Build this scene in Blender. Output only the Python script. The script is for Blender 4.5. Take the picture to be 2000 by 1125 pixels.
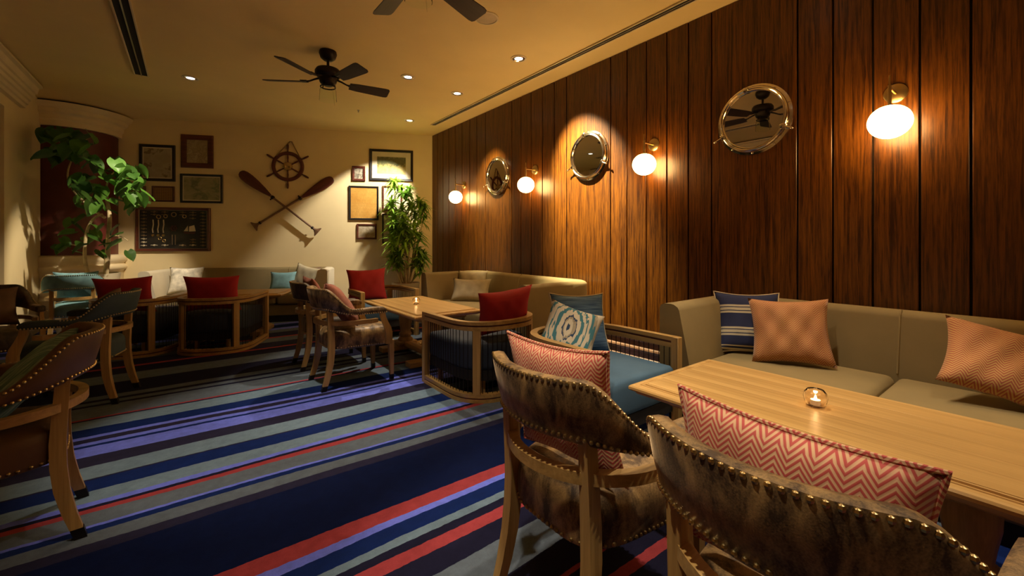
import bpy, bmesh, math, random
from mathutils import Vector, Matrix
R = math.radians
PI = math.pi
for o in list(bpy.data.objects): bpy.data.objects.remove(o)
scn = bpy.context.scene
COL = scn.collection

# ------------------------------------------------------------------ camera, world, exposure
CAM_H = 1.25
YAW = R(37.4)
cd = bpy.data.cameras.new('camera'); cam = bpy.data.objects.new('camera', cd); COL.objects.link(cam)
cam.location = (0, 0, CAM_H); cam.rotation_euler = (R(90), 0, -YAW)
cd.sensor_width = 36; cd.lens = 823 / 2000 * 36; cd.shift_y = -87.5 / 2000; cd.clip_start = .05
scn.camera = cam
w = bpy.data.worlds.new('world'); scn.world = w; w.use_nodes = True
w.node_tree.nodes['Background'].inputs[0].default_value = (1, .75, .5, 1)
w.node_tree.nodes['Background'].inputs[1].default_value = .02
scn.view_settings.view_transform = 'Standard'; scn.view_settings.look = 'None'
scn.view_settings.gamma = 1; scn.view_settings.exposure = 0.0
scn.view_settings.use_curve_mapping = False
SPOT_COL = (1, .83, .60)
SPOT_K = 1.7
GLOBE_STRENGTH = 35.0

CEIL = 3.312
XR, XL, YB = 3.7, -1.72, -2.6          # wood wall, window wall, wall behind
CX, CY = 3.7, 7.346                     # far corner
WN = (.41, .912)                        # normal of the picture wall, away from the room
WR = (.912, -.41)                       # along the picture wall, to the right
WROT = math.atan2(-.41, .912)
def rn(r, n): return (r * WR[0] + n * WN[0], r * WR[1] + n * WN[1])
NWALL = WN[0] * CX + WN[1] * CY
def bw(s, off=0): return (CX - WR[0] * s - WN[0] * off, CY - WR[1] * s - WN[1] * off)

# ------------------------------------------------------------------ materials
MATS = {}
def newmat(name):
    m = bpy.data.materials.new(name); m.use_nodes = True
    nt = m.node_tree; b = nt.nodes['Principled BSDF']
    MATS[name] = m
    return m, nt, b
def N(nt, t, **k):
    n = nt.nodes.new(t)
    for a, v in k.items():
        if a.startswith('i_'):
            key = a[2:]; key = int(key) if key.isdigit() else key.replace('_', ' ')
            n.inputs[key].default_value = v
        else: setattr(n, a, v)
    return n
def L(nt, a, b): nt.links.new(a, b)
def c4(c): return (c[0], c[1], c[2], 1)
def ramp(nt, fac, stops, interp='LINEAR'):
    r = nt.nodes.new('ShaderNodeValToRGB'); e = r.color_ramp; e.interpolation = interp
    while len(e.elements) < len(stops): e.elements.new(.5)
    for el, (p, c) in zip(e.elements, stops): el.position = p; el.color = c4(c)
    if fac is not None: L(nt, fac, r.inputs[0])
    return r.outputs[0]
def mth(nt, op, a, b=None, c=None):
    n = nt.nodes.new('ShaderNodeMath'); n.operation = op
    for i, v in enumerate((a, b, c)):
        if v is None: continue
        if isinstance(v, (int, float)): n.inputs[i].default_value = v
        else: L(nt, v, n.inputs[i])
    return n.outputs[0]
def mix(nt, fac, a, b, mode='MIX'):
    n = nt.nodes.new('ShaderNodeMix'); n.data_type = 'RGBA'; n.blend_type = mode
    for i, v in ((0, fac), (6, a), (7, b)):
        if isinstance(v, tuple): n.inputs[i].default_value = c4(v)
        elif isinstance(v, (int, float)): n.inputs[i].default_value = v
        else: L(nt, v, n.inputs[i])
    return n.outputs[2]
def coords(nt, kind='Object', scale=(1, 1, 1), rot=(0, 0, 0), loc=(0, 0, 0)):
    if kind == 'World': src = nt.nodes.new('ShaderNodeNewGeometry').outputs['Position']
    else: src = nt.nodes.new('ShaderNodeTexCoord').outputs[kind]
    mp = nt.nodes.new('ShaderNodeMapping'); L(nt, src, mp.inputs[0])
    mp.inputs['Scale'].default_value = scale; mp.inputs['Rotation'].default_value = rot; mp.inputs['Location'].default_value = loc
    return mp.outputs[0]
def sep(nt, v):
    s = nt.nodes.new('ShaderNodeSeparateXYZ'); L(nt, v, s.inputs[0]); return s.outputs
def noise(nt, v, scale, detail=3, rough=.5, dist=0):
    n = nt.nodes.new('ShaderNodeTexNoise'); L(nt, v, n.inputs['Vector'])
    n.inputs['Scale'].default_value = scale; n.inputs['Detail'].default_value = detail
    n.inputs['Roughness'].default_value = rough; n.inputs['Distortion'].default_value = dist
    return n.outputs[0]
def bump(nt, b, h, strength=.2, dist=.002):
    n = nt.nodes.new('ShaderNodeBump'); n.inputs['Strength'].default_value = strength; n.inputs['Distance'].default_value = dist
    L(nt, h, n.inputs['Height']); L(nt, n.outputs[0], b.inputs['Normal'])
def plain(name, col, rough=.5, metal=0, vary=.12, nscale=6, bumpk=0, bscale=200, coat=0, sheen=0):
    m, nt, b = newmat(name)
    v = coords(nt)
    f = noise(nt, v, nscale)
    c = ramp(nt, f, [(.3, tuple(x * (1 - vary) for x in col)), (.7, tuple(min(1, x * (1 + vary)) for x in col))])
    L(nt, c, b.inputs['Base Color']); b.inputs['Roughness'].default_value = rough; b.inputs['Metallic'].default_value = metal
    b.inputs['Coat Weight'].default_value = coat; b.inputs['Coat Roughness'].default_value = .08
    if sheen: b.inputs['Sheen Weight'].default_value = sheen; b.inputs['Sheen Roughness'].default_value = .35; b.inputs['Sheen Tint'].default_value = c4(tuple(min(1, x * 2.2 + .05) for x in col))
    if bumpk: bump(nt, b, noise(nt, v, bscale, 4), bumpk)
    return m
def wood(name, dark, light, axis='Z', rough=.4, gs=1, world=False, perobj=.0):
    m, nt, b = newmat(name)
    st = {'X': (.35, 9, 9), 'Y': (9, .35, 9), 'Z': (9, 9, .35)}[axis]
    v = coords(nt, 'World' if world else 'Object', tuple(s * gs for s in st))
    f1 = noise(nt, v, 2.2, 5, .6, .6); f2 = noise(nt, v, 12, 3, .6)
    f = mth(nt, 'ADD', mth(nt, 'MULTIPLY', f1, .7), mth(nt, 'MULTIPLY', f2, .3))
    c = ramp(nt, f, [(.36 + .03 * (perobj > 0), dark), (.5, tuple((a + d) / 2 for a, d in zip(dark, light))), (.64 - .03 * (perobj > 0), light)])
    if perobj:
        oi = nt.nodes.new('ShaderNodeObjectInfo')
        k = mth(nt, 'ADD', 1 - perobj, mth(nt, 'MULTIPLY', oi.outputs['Random'], 2 * perobj))
        hs = nt.nodes.new('ShaderNodeHueSaturation'); L(nt, c, hs.inputs['Color']); L(nt, k, hs.inputs['Value']); c = hs.outputs[0]
    L(nt, c, b.inputs['Base Color']); b.inputs['Roughness'].default_value = rough
    bump(nt, b, f2, .12, .002)
    return m
def emit(name, col, s):
    m, nt, b = newmat(name)
    b.inputs['Base Color'].default_value = c4(col); b.inputs['Emission Color'].default_value = c4(col); b.inputs['Emission Strength'].default_value = s
    return m

plain('plaster', (.78, .64, .36), .85, vary=.04, nscale=2, bumpk=.05, bscale=120)
plain('ceiling_paint', (.86, .66, .30), .85, vary=.03, nscale=2)
plain('cream_trim', (.74, .62, .40), .6, vary=.04)
plain('maroon', (.10, .018, .012), .45, vary=.2)
plain('black_gap', (.008, .006, .006), .8)
plain('dark_wall', (.30, .20, .11), .8)
wood('oak', (.32, .185, .055), (.54, .34, .115), 'Z', .38)
wood('oak_x', (.32, .185, .055), (.54, .34, .115), 'X', .38)
wood('oak_top', (.42, .24, .075), (.62, .39, .14), 'Y', .36, gs=.8)
wood('teak_wall', (.027, .0066, .0010), (.150, .050, .0036), 'Z', .33, gs=3.4, world=True, perobj=.16)
wood('mahogany', (.055, .013, .008), (.14, .035, .018), 'X', .35)
wood('fan_wood', (.022, .013, .009), (.045, .026, .016), 'X', .5)
wood('oar_wood', (.12, .06, .03), (.24, .13, .07), 'X', .45)
plain('bronze_dark', (.018, .012, .010), .4, .6)
plain('brass', (.55, .40, .18), .3, 1)
plain('nail_brass', (.50, .38, .18), .3, 1)
plain('nickel', (.78, .72, .62), .12, 1, vary=.05)
plain('mirror', (.86, .86, .84), .015, 1, vary=.005)
plain('sofa_fabric', (.235, .175, .075), .8, vary=.06, bumpk=.2, bscale=500, sheen=.15)
plain('sofa_pale', (.56, .50, .37), .7, vary=.06)
plain('navy_fabric', (.022, .032, .055), .85, vary=.12, bumpk=.25, bscale=500, sheen=.2)
plain('blue_fabric', (.06, .13, .215), .85, vary=.1, bumpk=.25, bscale=500, sheen=.2)
plain('red_velvet', (.42, .014, .022), .75, vary=.14, bumpk=.2, bscale=300, sheen=.3)
plain('teal_fabric', (.17, .33, .36), .8, vary=.2, nscale=12, sheen=.2)
plain('dark_teal', (.035, .055, .055), .75, vary=.2, sheen=.3)
plain('rust_fabric', (.25, .085, .055), .8, vary=.4, nscale=9, sheen=.2)
plain('brown_fabric', (.13, .07, .035), .8, vary=.25)
plain('sage_linen', (.40, .34, .22), .85, vary=.14, nscale=9, bumpk=.2, bscale=400)
plain('white_print', (.55, .51, .42), .8, vary=.35, nscale=14)
plain('cream_cord', (.62, .54, .38), .8)
plain('leather_brown', (.115, .055, .022), .5, vary=.3, nscale=5, sheen=.2)
plain('rope', (.22, .15, .07), .9)
plain('speaker_white', (.60, .47, .28), .7)
plain('planter_cream', (.66, .58, .40), .6, vary=.05)
plain('terracotta', (.40, .16, .06), .8, vary=.2)
plain('soil', (.05, .03, .02), .95, vary=.4, nscale=40)
plain('bark_pale', (.50, .40, .22), .8, vary=.25, nscale=14)
plain('black_frame', (.014, .012, .011), .35)
plain('paper_mat', (.62, .56, .42), .7, vary=.05, coat=.3)
plain('wax', (.85, .75, .6), .5)
plain('metal_grey', (.42, .37, .28), .4, .8)
plain('window_frame', (.35, .30, .22), .5)
plain('curtain', (.22, .23, .21), .9, vary=.15)
emit('flame', (1, .62, .25), 30)
emit('lamp_disc', (1, .95, .86), 3)
emit('globe_glass', (1, .58, .20), GLOBE_STRENGTH)
m, nt, b = newmat('glass')
b.inputs['Base Color'].default_value = (1, .95, .9, 1); b.inputs['Roughness'].default_value = .03
b.inputs['Transmission Weight'].default_value = 1; b.inputs['IOR'].default_value = 1.45
m, nt, b = newmat('thin_glass')
b.inputs['Base Color'].default_value = (.95, 1, .95, 1); b.inputs['Roughness'].default_value = .02
b.inputs['Transmission Weight'].default_value = 1; b.inputs['IOR'].default_value = 1.05
m, nt, b = newmat('night_glass')
L(nt, ramp(nt, noise(nt, coords(nt), 3), [(.3, (.02, .025, .03)), (.7, (.04, .045, .045))]), b.inputs['Base Color']); b.inputs['Roughness'].default_value = .08

def velvet(name, dark, light):
    m, nt, b = newmat(name)
    v = coords(nt, 'Object', (1, 1, .45))
    f = noise(nt, v, 16, 4, .65, .4); g = noise(nt, coords(nt), 260, 2, .6)
    k = mth(nt, 'ADD', mth(nt, 'MULTIPLY', f, .8), mth(nt, 'MULTIPLY', g, .2))
    L(nt, ramp(nt, k, [(.42, dark), (.52, tuple(a * .6 + d * .4 for a, d in zip(dark, light))), (.66, light)]), b.inputs['Base Color'])  # paler patches paint the pile's splotchy sheen and grazing highlights into the colour
    L(nt, ramp(nt, k, [(.4, (.62,) * 3), (.65, (.36,) * 3)]), b.inputs['Roughness'])
    b.inputs['Sheen Weight'].default_value = .6; b.inputs['Sheen Roughness'].default_value = .3; b.inputs['Sheen Tint'].default_value = (.85, .62, .38, 1)
    bump(nt, b, k, .35, .004)
    return m
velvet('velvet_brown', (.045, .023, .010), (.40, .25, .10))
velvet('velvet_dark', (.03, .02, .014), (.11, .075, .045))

def herring(name, a, bcol, freq=90, zig=26):
    m, nt, b = newmat(name)
    v = coords(nt); x, y, z = sep(nt, v)
    t = mth(nt, 'PINGPONG', x, 1 / zig)
    u = mth(nt, 'ADD', z, mth(nt, 'MULTIPLY', t, 1.15))
    s = mth(nt, 'PINGPONG', u, 1 / freq)
    s = mth(nt, 'MULTIPLY', s, freq)
    nz = noise(nt, v, 5, 2)
    c = ramp(nt, s, [(.38, a), (.62, bcol)])
    c2 = mix(nt, mth(nt, 'MULTIPLY', nz, .45), c, (bcol[0] * .8, bcol[1] * .6, bcol[2] * .6))
    L(nt, c2, b.inputs['Base Color']); b.inputs['Roughness'].default_value = .8
    b.inputs['Sheen Weight'].default_value = .15
    bump(nt, b, s, .25, .002)
herring('herring_coral', (.68, .47, .26), (.46, .07, .06), 150, 44)
herring('herring_peach', (.56, .37, .11), (.36, .085, .045), 140, 36)
m, nt, b = newmat('stripe_fabric')
x, y, z = sep(nt, coords(nt))
zz = mth(nt, 'ADD', mth(nt, 'DIVIDE', z, .46), .02)
nv, cr = (.016, .024, .085), (.55, .50, .36)
st = [(0, nv), (.06, cr), (.09, nv), (.115, cr), (.135, nv)]
for c0 in (.34, .70):
    st += [(c0 - .06, cr), (c0 - .03, nv), (c0 - .015, cr), (c0 + .03, nv), (c0 + .045, cr), (c0 + .075, nv)]
L(nt, ramp(nt, zz, st, 'CONSTANT'), b.inputs['Base Color']); b.inputs['Roughness'].default_value = .85
m, nt, b = newmat('denim_slub')
v = coords(nt, 'Object', (3, 3, 90))
L(nt, ramp(nt, noise(nt, v, 2, 3), [(.35, (.035, .085, .19)), (.62, (.10, .20, .34)), (.75, (.17, .28, .40))]), b.inputs['Base Color']); b.inputs['Roughness'].default_value = .85
m, nt, b = newmat('ikat')
v = coords(nt); x, y, z = sep(nt, v)
nx = noise(nt, coords(nt, 'Object', (40, 40, 5)), 1.4, 2)
ax = mth(nt, 'ABSOLUTE', mth(nt, 'ADD', x, .02))
az = mth(nt, 'ABSOLUTE', mth(nt, 'SUBTRACT', z, .20))
rr = mth(nt, 'SQRT', mth(nt, 'ADD', mth(nt, 'POWER', mth(nt, 'MULTIPLY', ax, 1.7), 2), mth(nt, 'POWER', az, 2)))
rr = mth(nt, 'ADD', rr, mth(nt, 'MULTIPLY', mth(nt, 'SUBTRACT', nx, .5), .09))
W_, T_, B_, G_ = (.62, .56, .43), (.05, .19, .24), (.02, .05, .12), (.36, .31, .22)
L(nt, ramp(nt, mth(nt, 'MULTIPLY', rr, 2.6), [(0, B_), (.03, W_), (.15, G_), (.19, B_), (.22, W_), (.32, T_), (.42, W_), (.50, T_), (.55, W_), (.66, T_), (.74, G_), (.80, W_)], 'CONSTANT'), b.inputs['Base Color']); b.inputs['Roughness'].default_value = .85
m, nt, b = newmat('teal_stripe')
v = coords(nt, 'Object', (60, 5, 5))
L(nt, ramp(nt, noise(nt, v, 2, 3), [(.35, (.035, .10, .10)), (.5, (.10, .22, .20)), (.68, (.30, .42, .36))]), b.inputs['Base Color']); b.inputs['Roughness'].default_value = .8

# carpet: stripes across the room, colours and widths read off the photograph
NAVY, DEEP, PLUM, PERI, SAGE, GREY, RED, BLUE, DK = (.005, .018, .115), (.0022, .0075, .048), (.020, .019, .052), (.145, .185, .78), (.15, .225, .31), (.11, .14, .185), (.31, .045, .055), (.022, .045, .20), (.010, .010, .032)
STR = [(-3.0, GREY), (-2.4, NAVY), (-1.8, RED), (-1.7, PERI), (-1.5, DEEP), (-1.0, SAGE), (-.8, PLUM), (-.4, RED), (-.3, NAVY), (.2, GREY), (.45, DK),
       (.97, RED), (1.03, DK), (1.11, RED), (1.13, DK), (1.28, GREY), (1.42, DK), (1.545, RED), (1.60, DK), (1.648, SAGE), (1.688, NAVY), (1.795, PERI), (1.836, RED), (1.912, DEEP),
       (2.37, PLUM), (2.425, GREY), (2.525, NAVY), (2.56, PERI), (2.597, GREY)]
STR2 = [(2.738, RED), (2.775, DK), (2.815, PERI), (2.856, SAGE), (2.985, NAVY), (3.11, PLUM), (3.137, SAGE), (3.30, PLUM), (3.456, PERI), (3.607, NAVY), (3.651, PERI), (3.69, PLUM), (3.757, PERI), (3.794, NAVY),
        (3.96, SAGE), (4.16, PLUM), (4.19, RED), (4.22, GREY), (4.48, DK), (4.53, GREY), (4.605, DK), (4.66, GREY), (4.775, DK), (5.16, GREY), (5.47, DK), (5.73, RED), (5.80, PLUM), (6.08, GREY), (6.33, RED), (6.40, PLUM)]
STR3 = [(6.7, GREY), (6.9, PERI), (7.05, NAVY), (7.3, PERI), (7.45, SAGE), (7.6, NAVY), (7.85, RED), (7.9, PERI), (8.2, SAGE), (8.35, NAVY), (8.6, PERI), (9.0, SAGE), (9.3, NAVY)]
m, nt, b = newmat('carpet')
v = coords(nt, 'World'); x, y, z = sep(nt, v)
d1 = noise(nt, coords(nt, 'World', (.55, 2.2, 0)), 1, 2)
d2 = noise(nt, coords(nt, 'World', (9, 3, 0)), 3, 3)
yy = mth(nt, 'ADD', y, mth(nt, 'ADD', mth(nt, 'MULTIPLY', mth(nt, 'SUBTRACT', d1, .5), .10), mth(nt, 'MULTIPLY', mth(nt, 'SUBTRACT', d2, .5), .012)))
def stripes(lst, lo, hi):
    f = mth(nt, 'DIVIDE', mth(nt, 'SUBTRACT', yy, lo), hi - lo)
    return ramp(nt, f, [(max(0, (p - lo) / (hi - lo)), c) for p, c in lst], 'CONSTANT')
r1 = stripes(STR, -3, 2.738); r2 = stripes(STR2, 2.738, 6.7); r3 = stripes(STR3, 6.7, 10.5)
c = mix(nt, mth(nt, 'GREATER_THAN', yy, 2.738), r1, r2)
c = mix(nt, mth(nt, 'GREATER_THAN', yy, 6.7), c, r3)
pile = noise(nt, coords(nt, 'World'), 330, 3, .7); cloud = noise(nt, coords(nt, 'World'), 14, 6, .75)
k = mth(nt, 'ADD', .25, mth(nt, 'ADD', mth(nt, 'MULTIPLY', pile, .6), mth(nt, 'MULTIPLY', cloud, 1.0)))
hs = nt.nodes.new('ShaderNodeHueSaturation'); L(nt, c, hs.inputs['Color']); L(nt, k, hs.inputs['Value'])
L(nt, hs.outputs[0], b.inputs['Base Color']); b.inputs['Roughness'].default_value = .95
b.inputs['Specular IOR Level'].default_value = .1
bump(nt, b, pile, .5, .006)

def art(name, stops, scale=5, detail=6, dist=1.2, off=(0, 0, 0), coat=.6):
    m, nt, b = newmat(name)
    v = coords(nt, 'Object', loc=off)
    L(nt, ramp(nt, noise(nt, v, scale, detail, .6, dist), stops), b.inputs['Base Color'])
    b.inputs['Roughness'].default_value = .5; b.inputs['Coat Weight'].default_value = coat; b.inputs['Coat Roughness'].default_value = .12
art('art_coast', [(.40, (.34, .29, .18)), (.5, (.40, .35, .23)), (.53, (.17, .12, .055)), (.66, (.27, .20, .10))], 3.2, 6, .6, (3, 0, 1))
art('art_old', [(.40, (.36, .29, .17)), (.52, (.26, .20, .11)), (.60, (.40, .33, .20))], 8, 6, 1)
art('art_chart', [(.40, (.36, .31, .19)), (.52, (.26, .25, .13)), (.57, (.15, .17, .08)), (.70, (.34, .28, .15))], 4.5, 7, .8, (1, 2, 6))
art('art_small', [(.35, (.33, .27, .16)), (.6, (.22, .17, .09))], 9)
art('art_ship', [(.40, (.45, .40, .30)), (.60, (.12, .10, .07))], 14, 4, .4)
art('art_sketch', [(.42, (.52, .44, .30)), (.62, (.33, .25, .14))], 7, 5, 1.5)
art('art_plain', [(.40, (.66, .60, .46)), (.65, (.52, .46, .33))], 6)
# framed landscape: dark foliage above, pale field below
m, nt, b = newmat('art_landscape')
x, y, z = sep(nt, coords(nt)); nz = noise(nt, coords(nt), 16, 6, .7)
t = mth(nt, 'ADD', mth(nt, 'MULTIPLY', z, 2.3), mth(nt, 'MULTIPLY', mth(nt, 'SUBTRACT', nz, .5), 1.0))
L(nt, ramp(nt, mth(nt, 'ADD', t, .5), [(.15, (.50, .42, .16)), (.45, (.36, .30, .09)), (.55, (.14, .14, .05)), (.8, (.09, .10, .04)), (.95, (.24, .24, .12))]), b.inputs['Base Color'])
b.inputs['Roughness'].default_value = .4; b.inputs['Coat Weight'].default_value = .6; b.inputs['Coat Roughness'].default_value = .15
# certificate: orange paper, fine lines of writing
m, nt, b = newmat('art_document')
x, y, z = sep(nt, coords(nt)); nz = noise(nt, coords(nt, 'Object', (60, 1, 8)), 2, 3)
ln = mth(nt, 'PINGPONG', z, .012)
ink = mth(nt, 'MULTIPLY', mth(nt, 'GREATER_THAN', ln, .0075), mth(nt, 'GREATER_THAN', nz, .47))
L(nt, mix(nt, mth(nt, 'MULTIPLY', ink, .55), ramp(nt, noise(nt, coords(nt), 5), [(.3, (.52, .25, .045)), (.7, (.66, .37, .09))]), (.22, .10, .02)), b.inputs['Base Color'])
b.inputs['Roughness'].default_value = .35; b.inputs['Coat Weight'].default_value = .8; b.inputs['Coat Roughness'].default_value = .2
# grid print
m, nt, b = newmat('art_grid')
x, y, z = sep(nt, coords(nt))
g = mth(nt, 'MULTIPLY', mth(nt, 'GREATER_THAN', mth(nt, 'PINGPONG', x, .013), .004), mth(nt, 'GREATER_THAN', mth(nt, 'PINGPONG', z, .013), .004))
L(nt, mix(nt, g, (.16, .07, .03), (.40, .24, .08)), b.inputs['Base Color']); b.inputs['Roughness'].default_value = .5
art('board_black', [(.3, (.006, .006, .008)), (.7, (.012, .011, .012))], 8, coat=.5)
def leafmat(name, a, c):
    m, nt, b = newmat(name)
    oi = nt.nodes.new('ShaderNodeObjectInfo'); f = noise(nt, coords(nt), 9, 3)
    k = mth(nt, 'ADD', mth(nt, 'MULTIPLY', f, .5), mth(nt, 'MULTIPLY', oi.outputs['Random'], .5))
    L(nt, ramp(nt, k, [(.2, a), (.8, c)]), b.inputs['Base Color']); b.inputs['Roughness'].default_value = .4
    tr = nt.nodes.new('ShaderNodeBsdfTranslucent'); ms = nt.nodes.new('ShaderNodeMixShader'); ms.inputs[0].default_value = .35
    L(nt, ramp(nt, k, [(.2, tuple(q * 1.5 for q in a)), (.8, tuple(q * 1.5 for q in c))]), tr.inputs[0])
    L(nt, b.outputs[0], ms.inputs[1]); L(nt, tr.outputs[0], ms.inputs[2]); L(nt, ms.outputs[0], nt.nodes['Material Output'].inputs[0])
leafmat('leaf_fig', (.022, .065, .010), (.10, .24, .03))
leafmat('leaf_dracaena', (.07, .19, .015), (.32, .50, .05))

# ------------------------------------------------------------------ mesh helpers
class MB:
    def __init__(s): s.v = []; s.f = []
    def add(s, vs, fs):
        n = len(s.v); s.v += [tuple(p) for p in vs]; s.f += [tuple(i + n for i in f) for f in fs]; return s
    def box(s, c, d, bev=0, seg=2, rotz=0):
        bm = bmesh.new(); bmesh.ops.create_cube(bm, size=1)
        for q in bm.verts: q.co = Vector((q.co.x * d[0], q.co.y * d[1], q.co.z * d[2]))
        if bev: bmesh.ops.bevel(bm, geom=list(bm.edges), offset=min(bev, min(d) * .49), segments=seg, profile=.5, affect='EDGES')
        if rotz: bmesh.ops.rotate(bm, verts=bm.verts, cent=(0, 0, 0), matrix=Matrix.Rotation(rotz, 3, 'Z'))
        bm.verts.index_update()
        s.add([(q.co.x + c[0], q.co.y + c[1], q.co.z + c[2]) for q in bm.verts], [[q.index for q in f.verts] for f in bm.faces]); bm.free(); return s
    def rings(s, rs, closed=False, cap=True):
        n = len(rs[0]); vs = [p for r in rs for p in r]; fs = []
        m = len(rs)
        for i in range(m if closed else m - 1):
            j = (i + 1) % m
            for k in range(n):
                l = (k + 1) % n
                fs.append((i * n + k, i * n + l, j * n + l, j * n + k))
        if cap and not closed:
            fs.append(tuple(range(n - 1, -1, -1))); fs.append(tuple((m - 1) * n + k for k in range(n)))
        return s.add(vs, fs)
    def lathe(s, prof, n=24, c=(0, 0, 0), axis='Z', hollow=False):
        rs = []
        for (r, z) in prof:
            ring = []
            for k in range(n):
                a = 2 * PI * k / n; p = (r * math.cos(a), r * math.sin(a), z)
                if axis == 'Y': p = (p[0], -p[2], p[1])      # axis points to -y
                ring.append((p[0] + c[0], p[1] + c[1], p[2] + c[2]))
            rs.append(ring)
        return s.rings(rs, closed=hollow)
    def tube(s, pts, r, n=8, closed=False, sq=False):
        pts = [Vector(p) for p in pts]; rs = []
        m = len(pts)
        rad = r if isinstance(r, (list, tuple)) else [r] * m
        up = None
        for i, p in enumerate(pts):
            if closed: d = pts[(i + 1) % m] - pts[i - 1]
            else: d = pts[min(i + 1, m - 1)] - pts[max(i - 1, 0)]
            d = d.normalized()
            if up is None:
                up = Vector((0, 0, 1)) if abs(d.z) < .9 else Vector((1, 0, 0))
            a = d.cross(up).normalized(); up = a.cross(d).normalized()
            ring = []
            for k in range(n):
                t = 2 * PI * k / n + (PI / 4 if sq else 0)
                ring.append(tuple(p + (a * math.cos(t) + up * math.sin(t)) * rad[i] * (1.414 if sq else 1)))
            rs.append(ring)
        return s.rings(rs, closed)
    def sphere(s, c, r, n=8, m=5):
        rs = []
        for i in range(m + 1):
            t = PI * i / m
            rs.append([(c[0] + max(r * math.sin(t), 1e-4) * math.cos(2 * PI * k / n), c[1] + max(r * math.sin(t), 1e-4) * math.sin(2 * PI * k / n), c[2] - r * math.cos(t)) for k in range(n)])
        return s.rings(rs)
    def octa(s, c, r):
        return s.sphere(c, r * 1.15, 7, 4)
    def octa_(s, c, r):
        x, y, z = c
        return s.add([(x + r, y, z), (x, y + r, z), (x - r, y, z), (x, y - r, z), (x, y, z + r), (x, y, z - r)], [(0, 1, 4), (1, 2, 4), (2, 3, 4), (3, 0, 4), (1, 0, 5), (2, 1, 5), (3, 2, 5), (0, 3, 5)])
    def prism(s, poly, z0, z1):
        return s.rings([[(p[0], p[1], z0) for p in poly], [(p[0], p[1], z1) for p in poly]])
    def mesh(s, name, mat, smooth=True, ang=40):
        me = bpy.data.meshes.new(name); me.from_pydata(s.v, [], s.f)
        bm = bmesh.new(); bm.from_mesh(me); bmesh.ops.recalc_face_normals(bm, faces=bm.faces); bm.to_mesh(me); bm.free()
        me.materials.append(MATS[mat])
        if smooth:
            me.polygons.foreach_set('use_smooth', [True] * len(me.polygons))
            me.set_sharp_from_angle(angle=R(ang))
        return me
    def build(s, name, mat, parent=None, loc=(0, 0, 0), rot=(0, 0, 0), smooth=True, ang=40):
        return put(name, s.mesh(name, mat, smooth, ang), parent, loc, rot)
def put(name, me, parent=None, loc=(0, 0, 0), rot=(0, 0, 0)):
    o = bpy.data.objects.new(name, me); COL.objects.link(o); o.parent = parent; o.location = loc; o.rotation_euler = rot
    return o
def tag(o, label=None, cat=None, group=None, kind=None):
    for k, v in (('label', label), ('category', cat), ('group', group), ('kind', kind)):
        if v: o[k] = v
    return o
def thing(name, label, cat, loc=(0, 0, 0), rz=0, group=None):
    o = put(name, None, None, loc, (0, 0, rz)); o.empty_display_size = .1
    return tag(o, label, cat, group)
def dup(root, loc, rz, label=None, swap=None, group=None):
    def cp(o, par):
        c = o.copy(); COL.objects.link(c); c.parent = par
        if swap and o.data and o.data.materials and o.data.materials[0].name in swap:
            key = o.data.name + '|' + swap[o.data.materials[0].name]
            if key not in SW:
                SW[key] = o.data.copy(); SW[key].materials[0] = MATS[swap[o.data.materials[0].name]]
            c.data = SW[key]
        for ch in kids.get(o.name, []): cp(ch, c)
        return c
    kids = {}
    def walk(o):
        kids[o.name] = list(o.children)
        for ch in o.children: walk(ch)
    walk(root)
    r = cp(root, None); r.location = loc; r.rotation_euler = (0, 0, rz)
    if label: r['label'] = label
    if group: r['group'] = group
    return r
SW = {}
def struct(o, label=None): o['kind'] = 'structure'; return o
def lerp(a, b, t): return a + (b - a) * t
def smooth01(t): t = max(0, min(1, t)); return t * t * (3 - 2 * t)

# ------------------------------------------------------------------ room shell
struct(MB().add([(XL - .6, YB, 0), (XR + .1, YB, 0), (XR + .1, 10.5, 0), (XL - .6, 10.5, 0)], [(0, 1, 2, 3)]).build('floor', 'carpet', smooth=False))
struct(MB().box((1, 3.95, CEIL + .05), (6.4, 13.2, .1)).build('ceiling', 'ceiling_paint', smooth=False))
wr = struct(MB().box((XR + .05, (YB + CY + .3) / 2, CEIL / 2), (.06, CY + .3 - YB, CEIL)).build('wall_right', 'black_gap', smooth=False))
# vertical planks, one wide board then narrow ones
edges = [7.36, 7.13, 6.92, 6.70, 6.47, 6.237, 5.988, 5.769, 5.516, 4.839, 4.626, 4.403, 4.172, 3.946, 3.725, 3.039, 2.82, 2.579, 2.347, 2.124, 1.905, 1.235, 1.012, .788, .554, .333, .11, -.11, -.78, -1.0, -1.22, -1.44, -1.67, -1.89, -2.58]
for a, bb in zip(edges, edges[1:]):
    wd = a - bb - .012
    MB().box((0, 0, 0), (.024, wd, CEIL - .004), .003, 1).build('plank', 'teak_wall', wr, (XR + .006, (a + bb) / 2, CEIL / 2), smooth=False)
# picture wall (angled)
p0 = bw(-.05); p1 = bw(6.4)
def wallseg(name, a, b2, mat, nx, ny, t=.1, z0=0, z1=CEIL):
    return struct(MB().prism([a, b2, (b2[0] + nx * t, b2[1] + ny * t), (a[0] + nx * t, a[1] + ny * t)], z0, z1).build(name, mat, smooth=False))
wallseg('wall_back', p0, p1, 'plaster', WN[0], WN[1])
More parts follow.
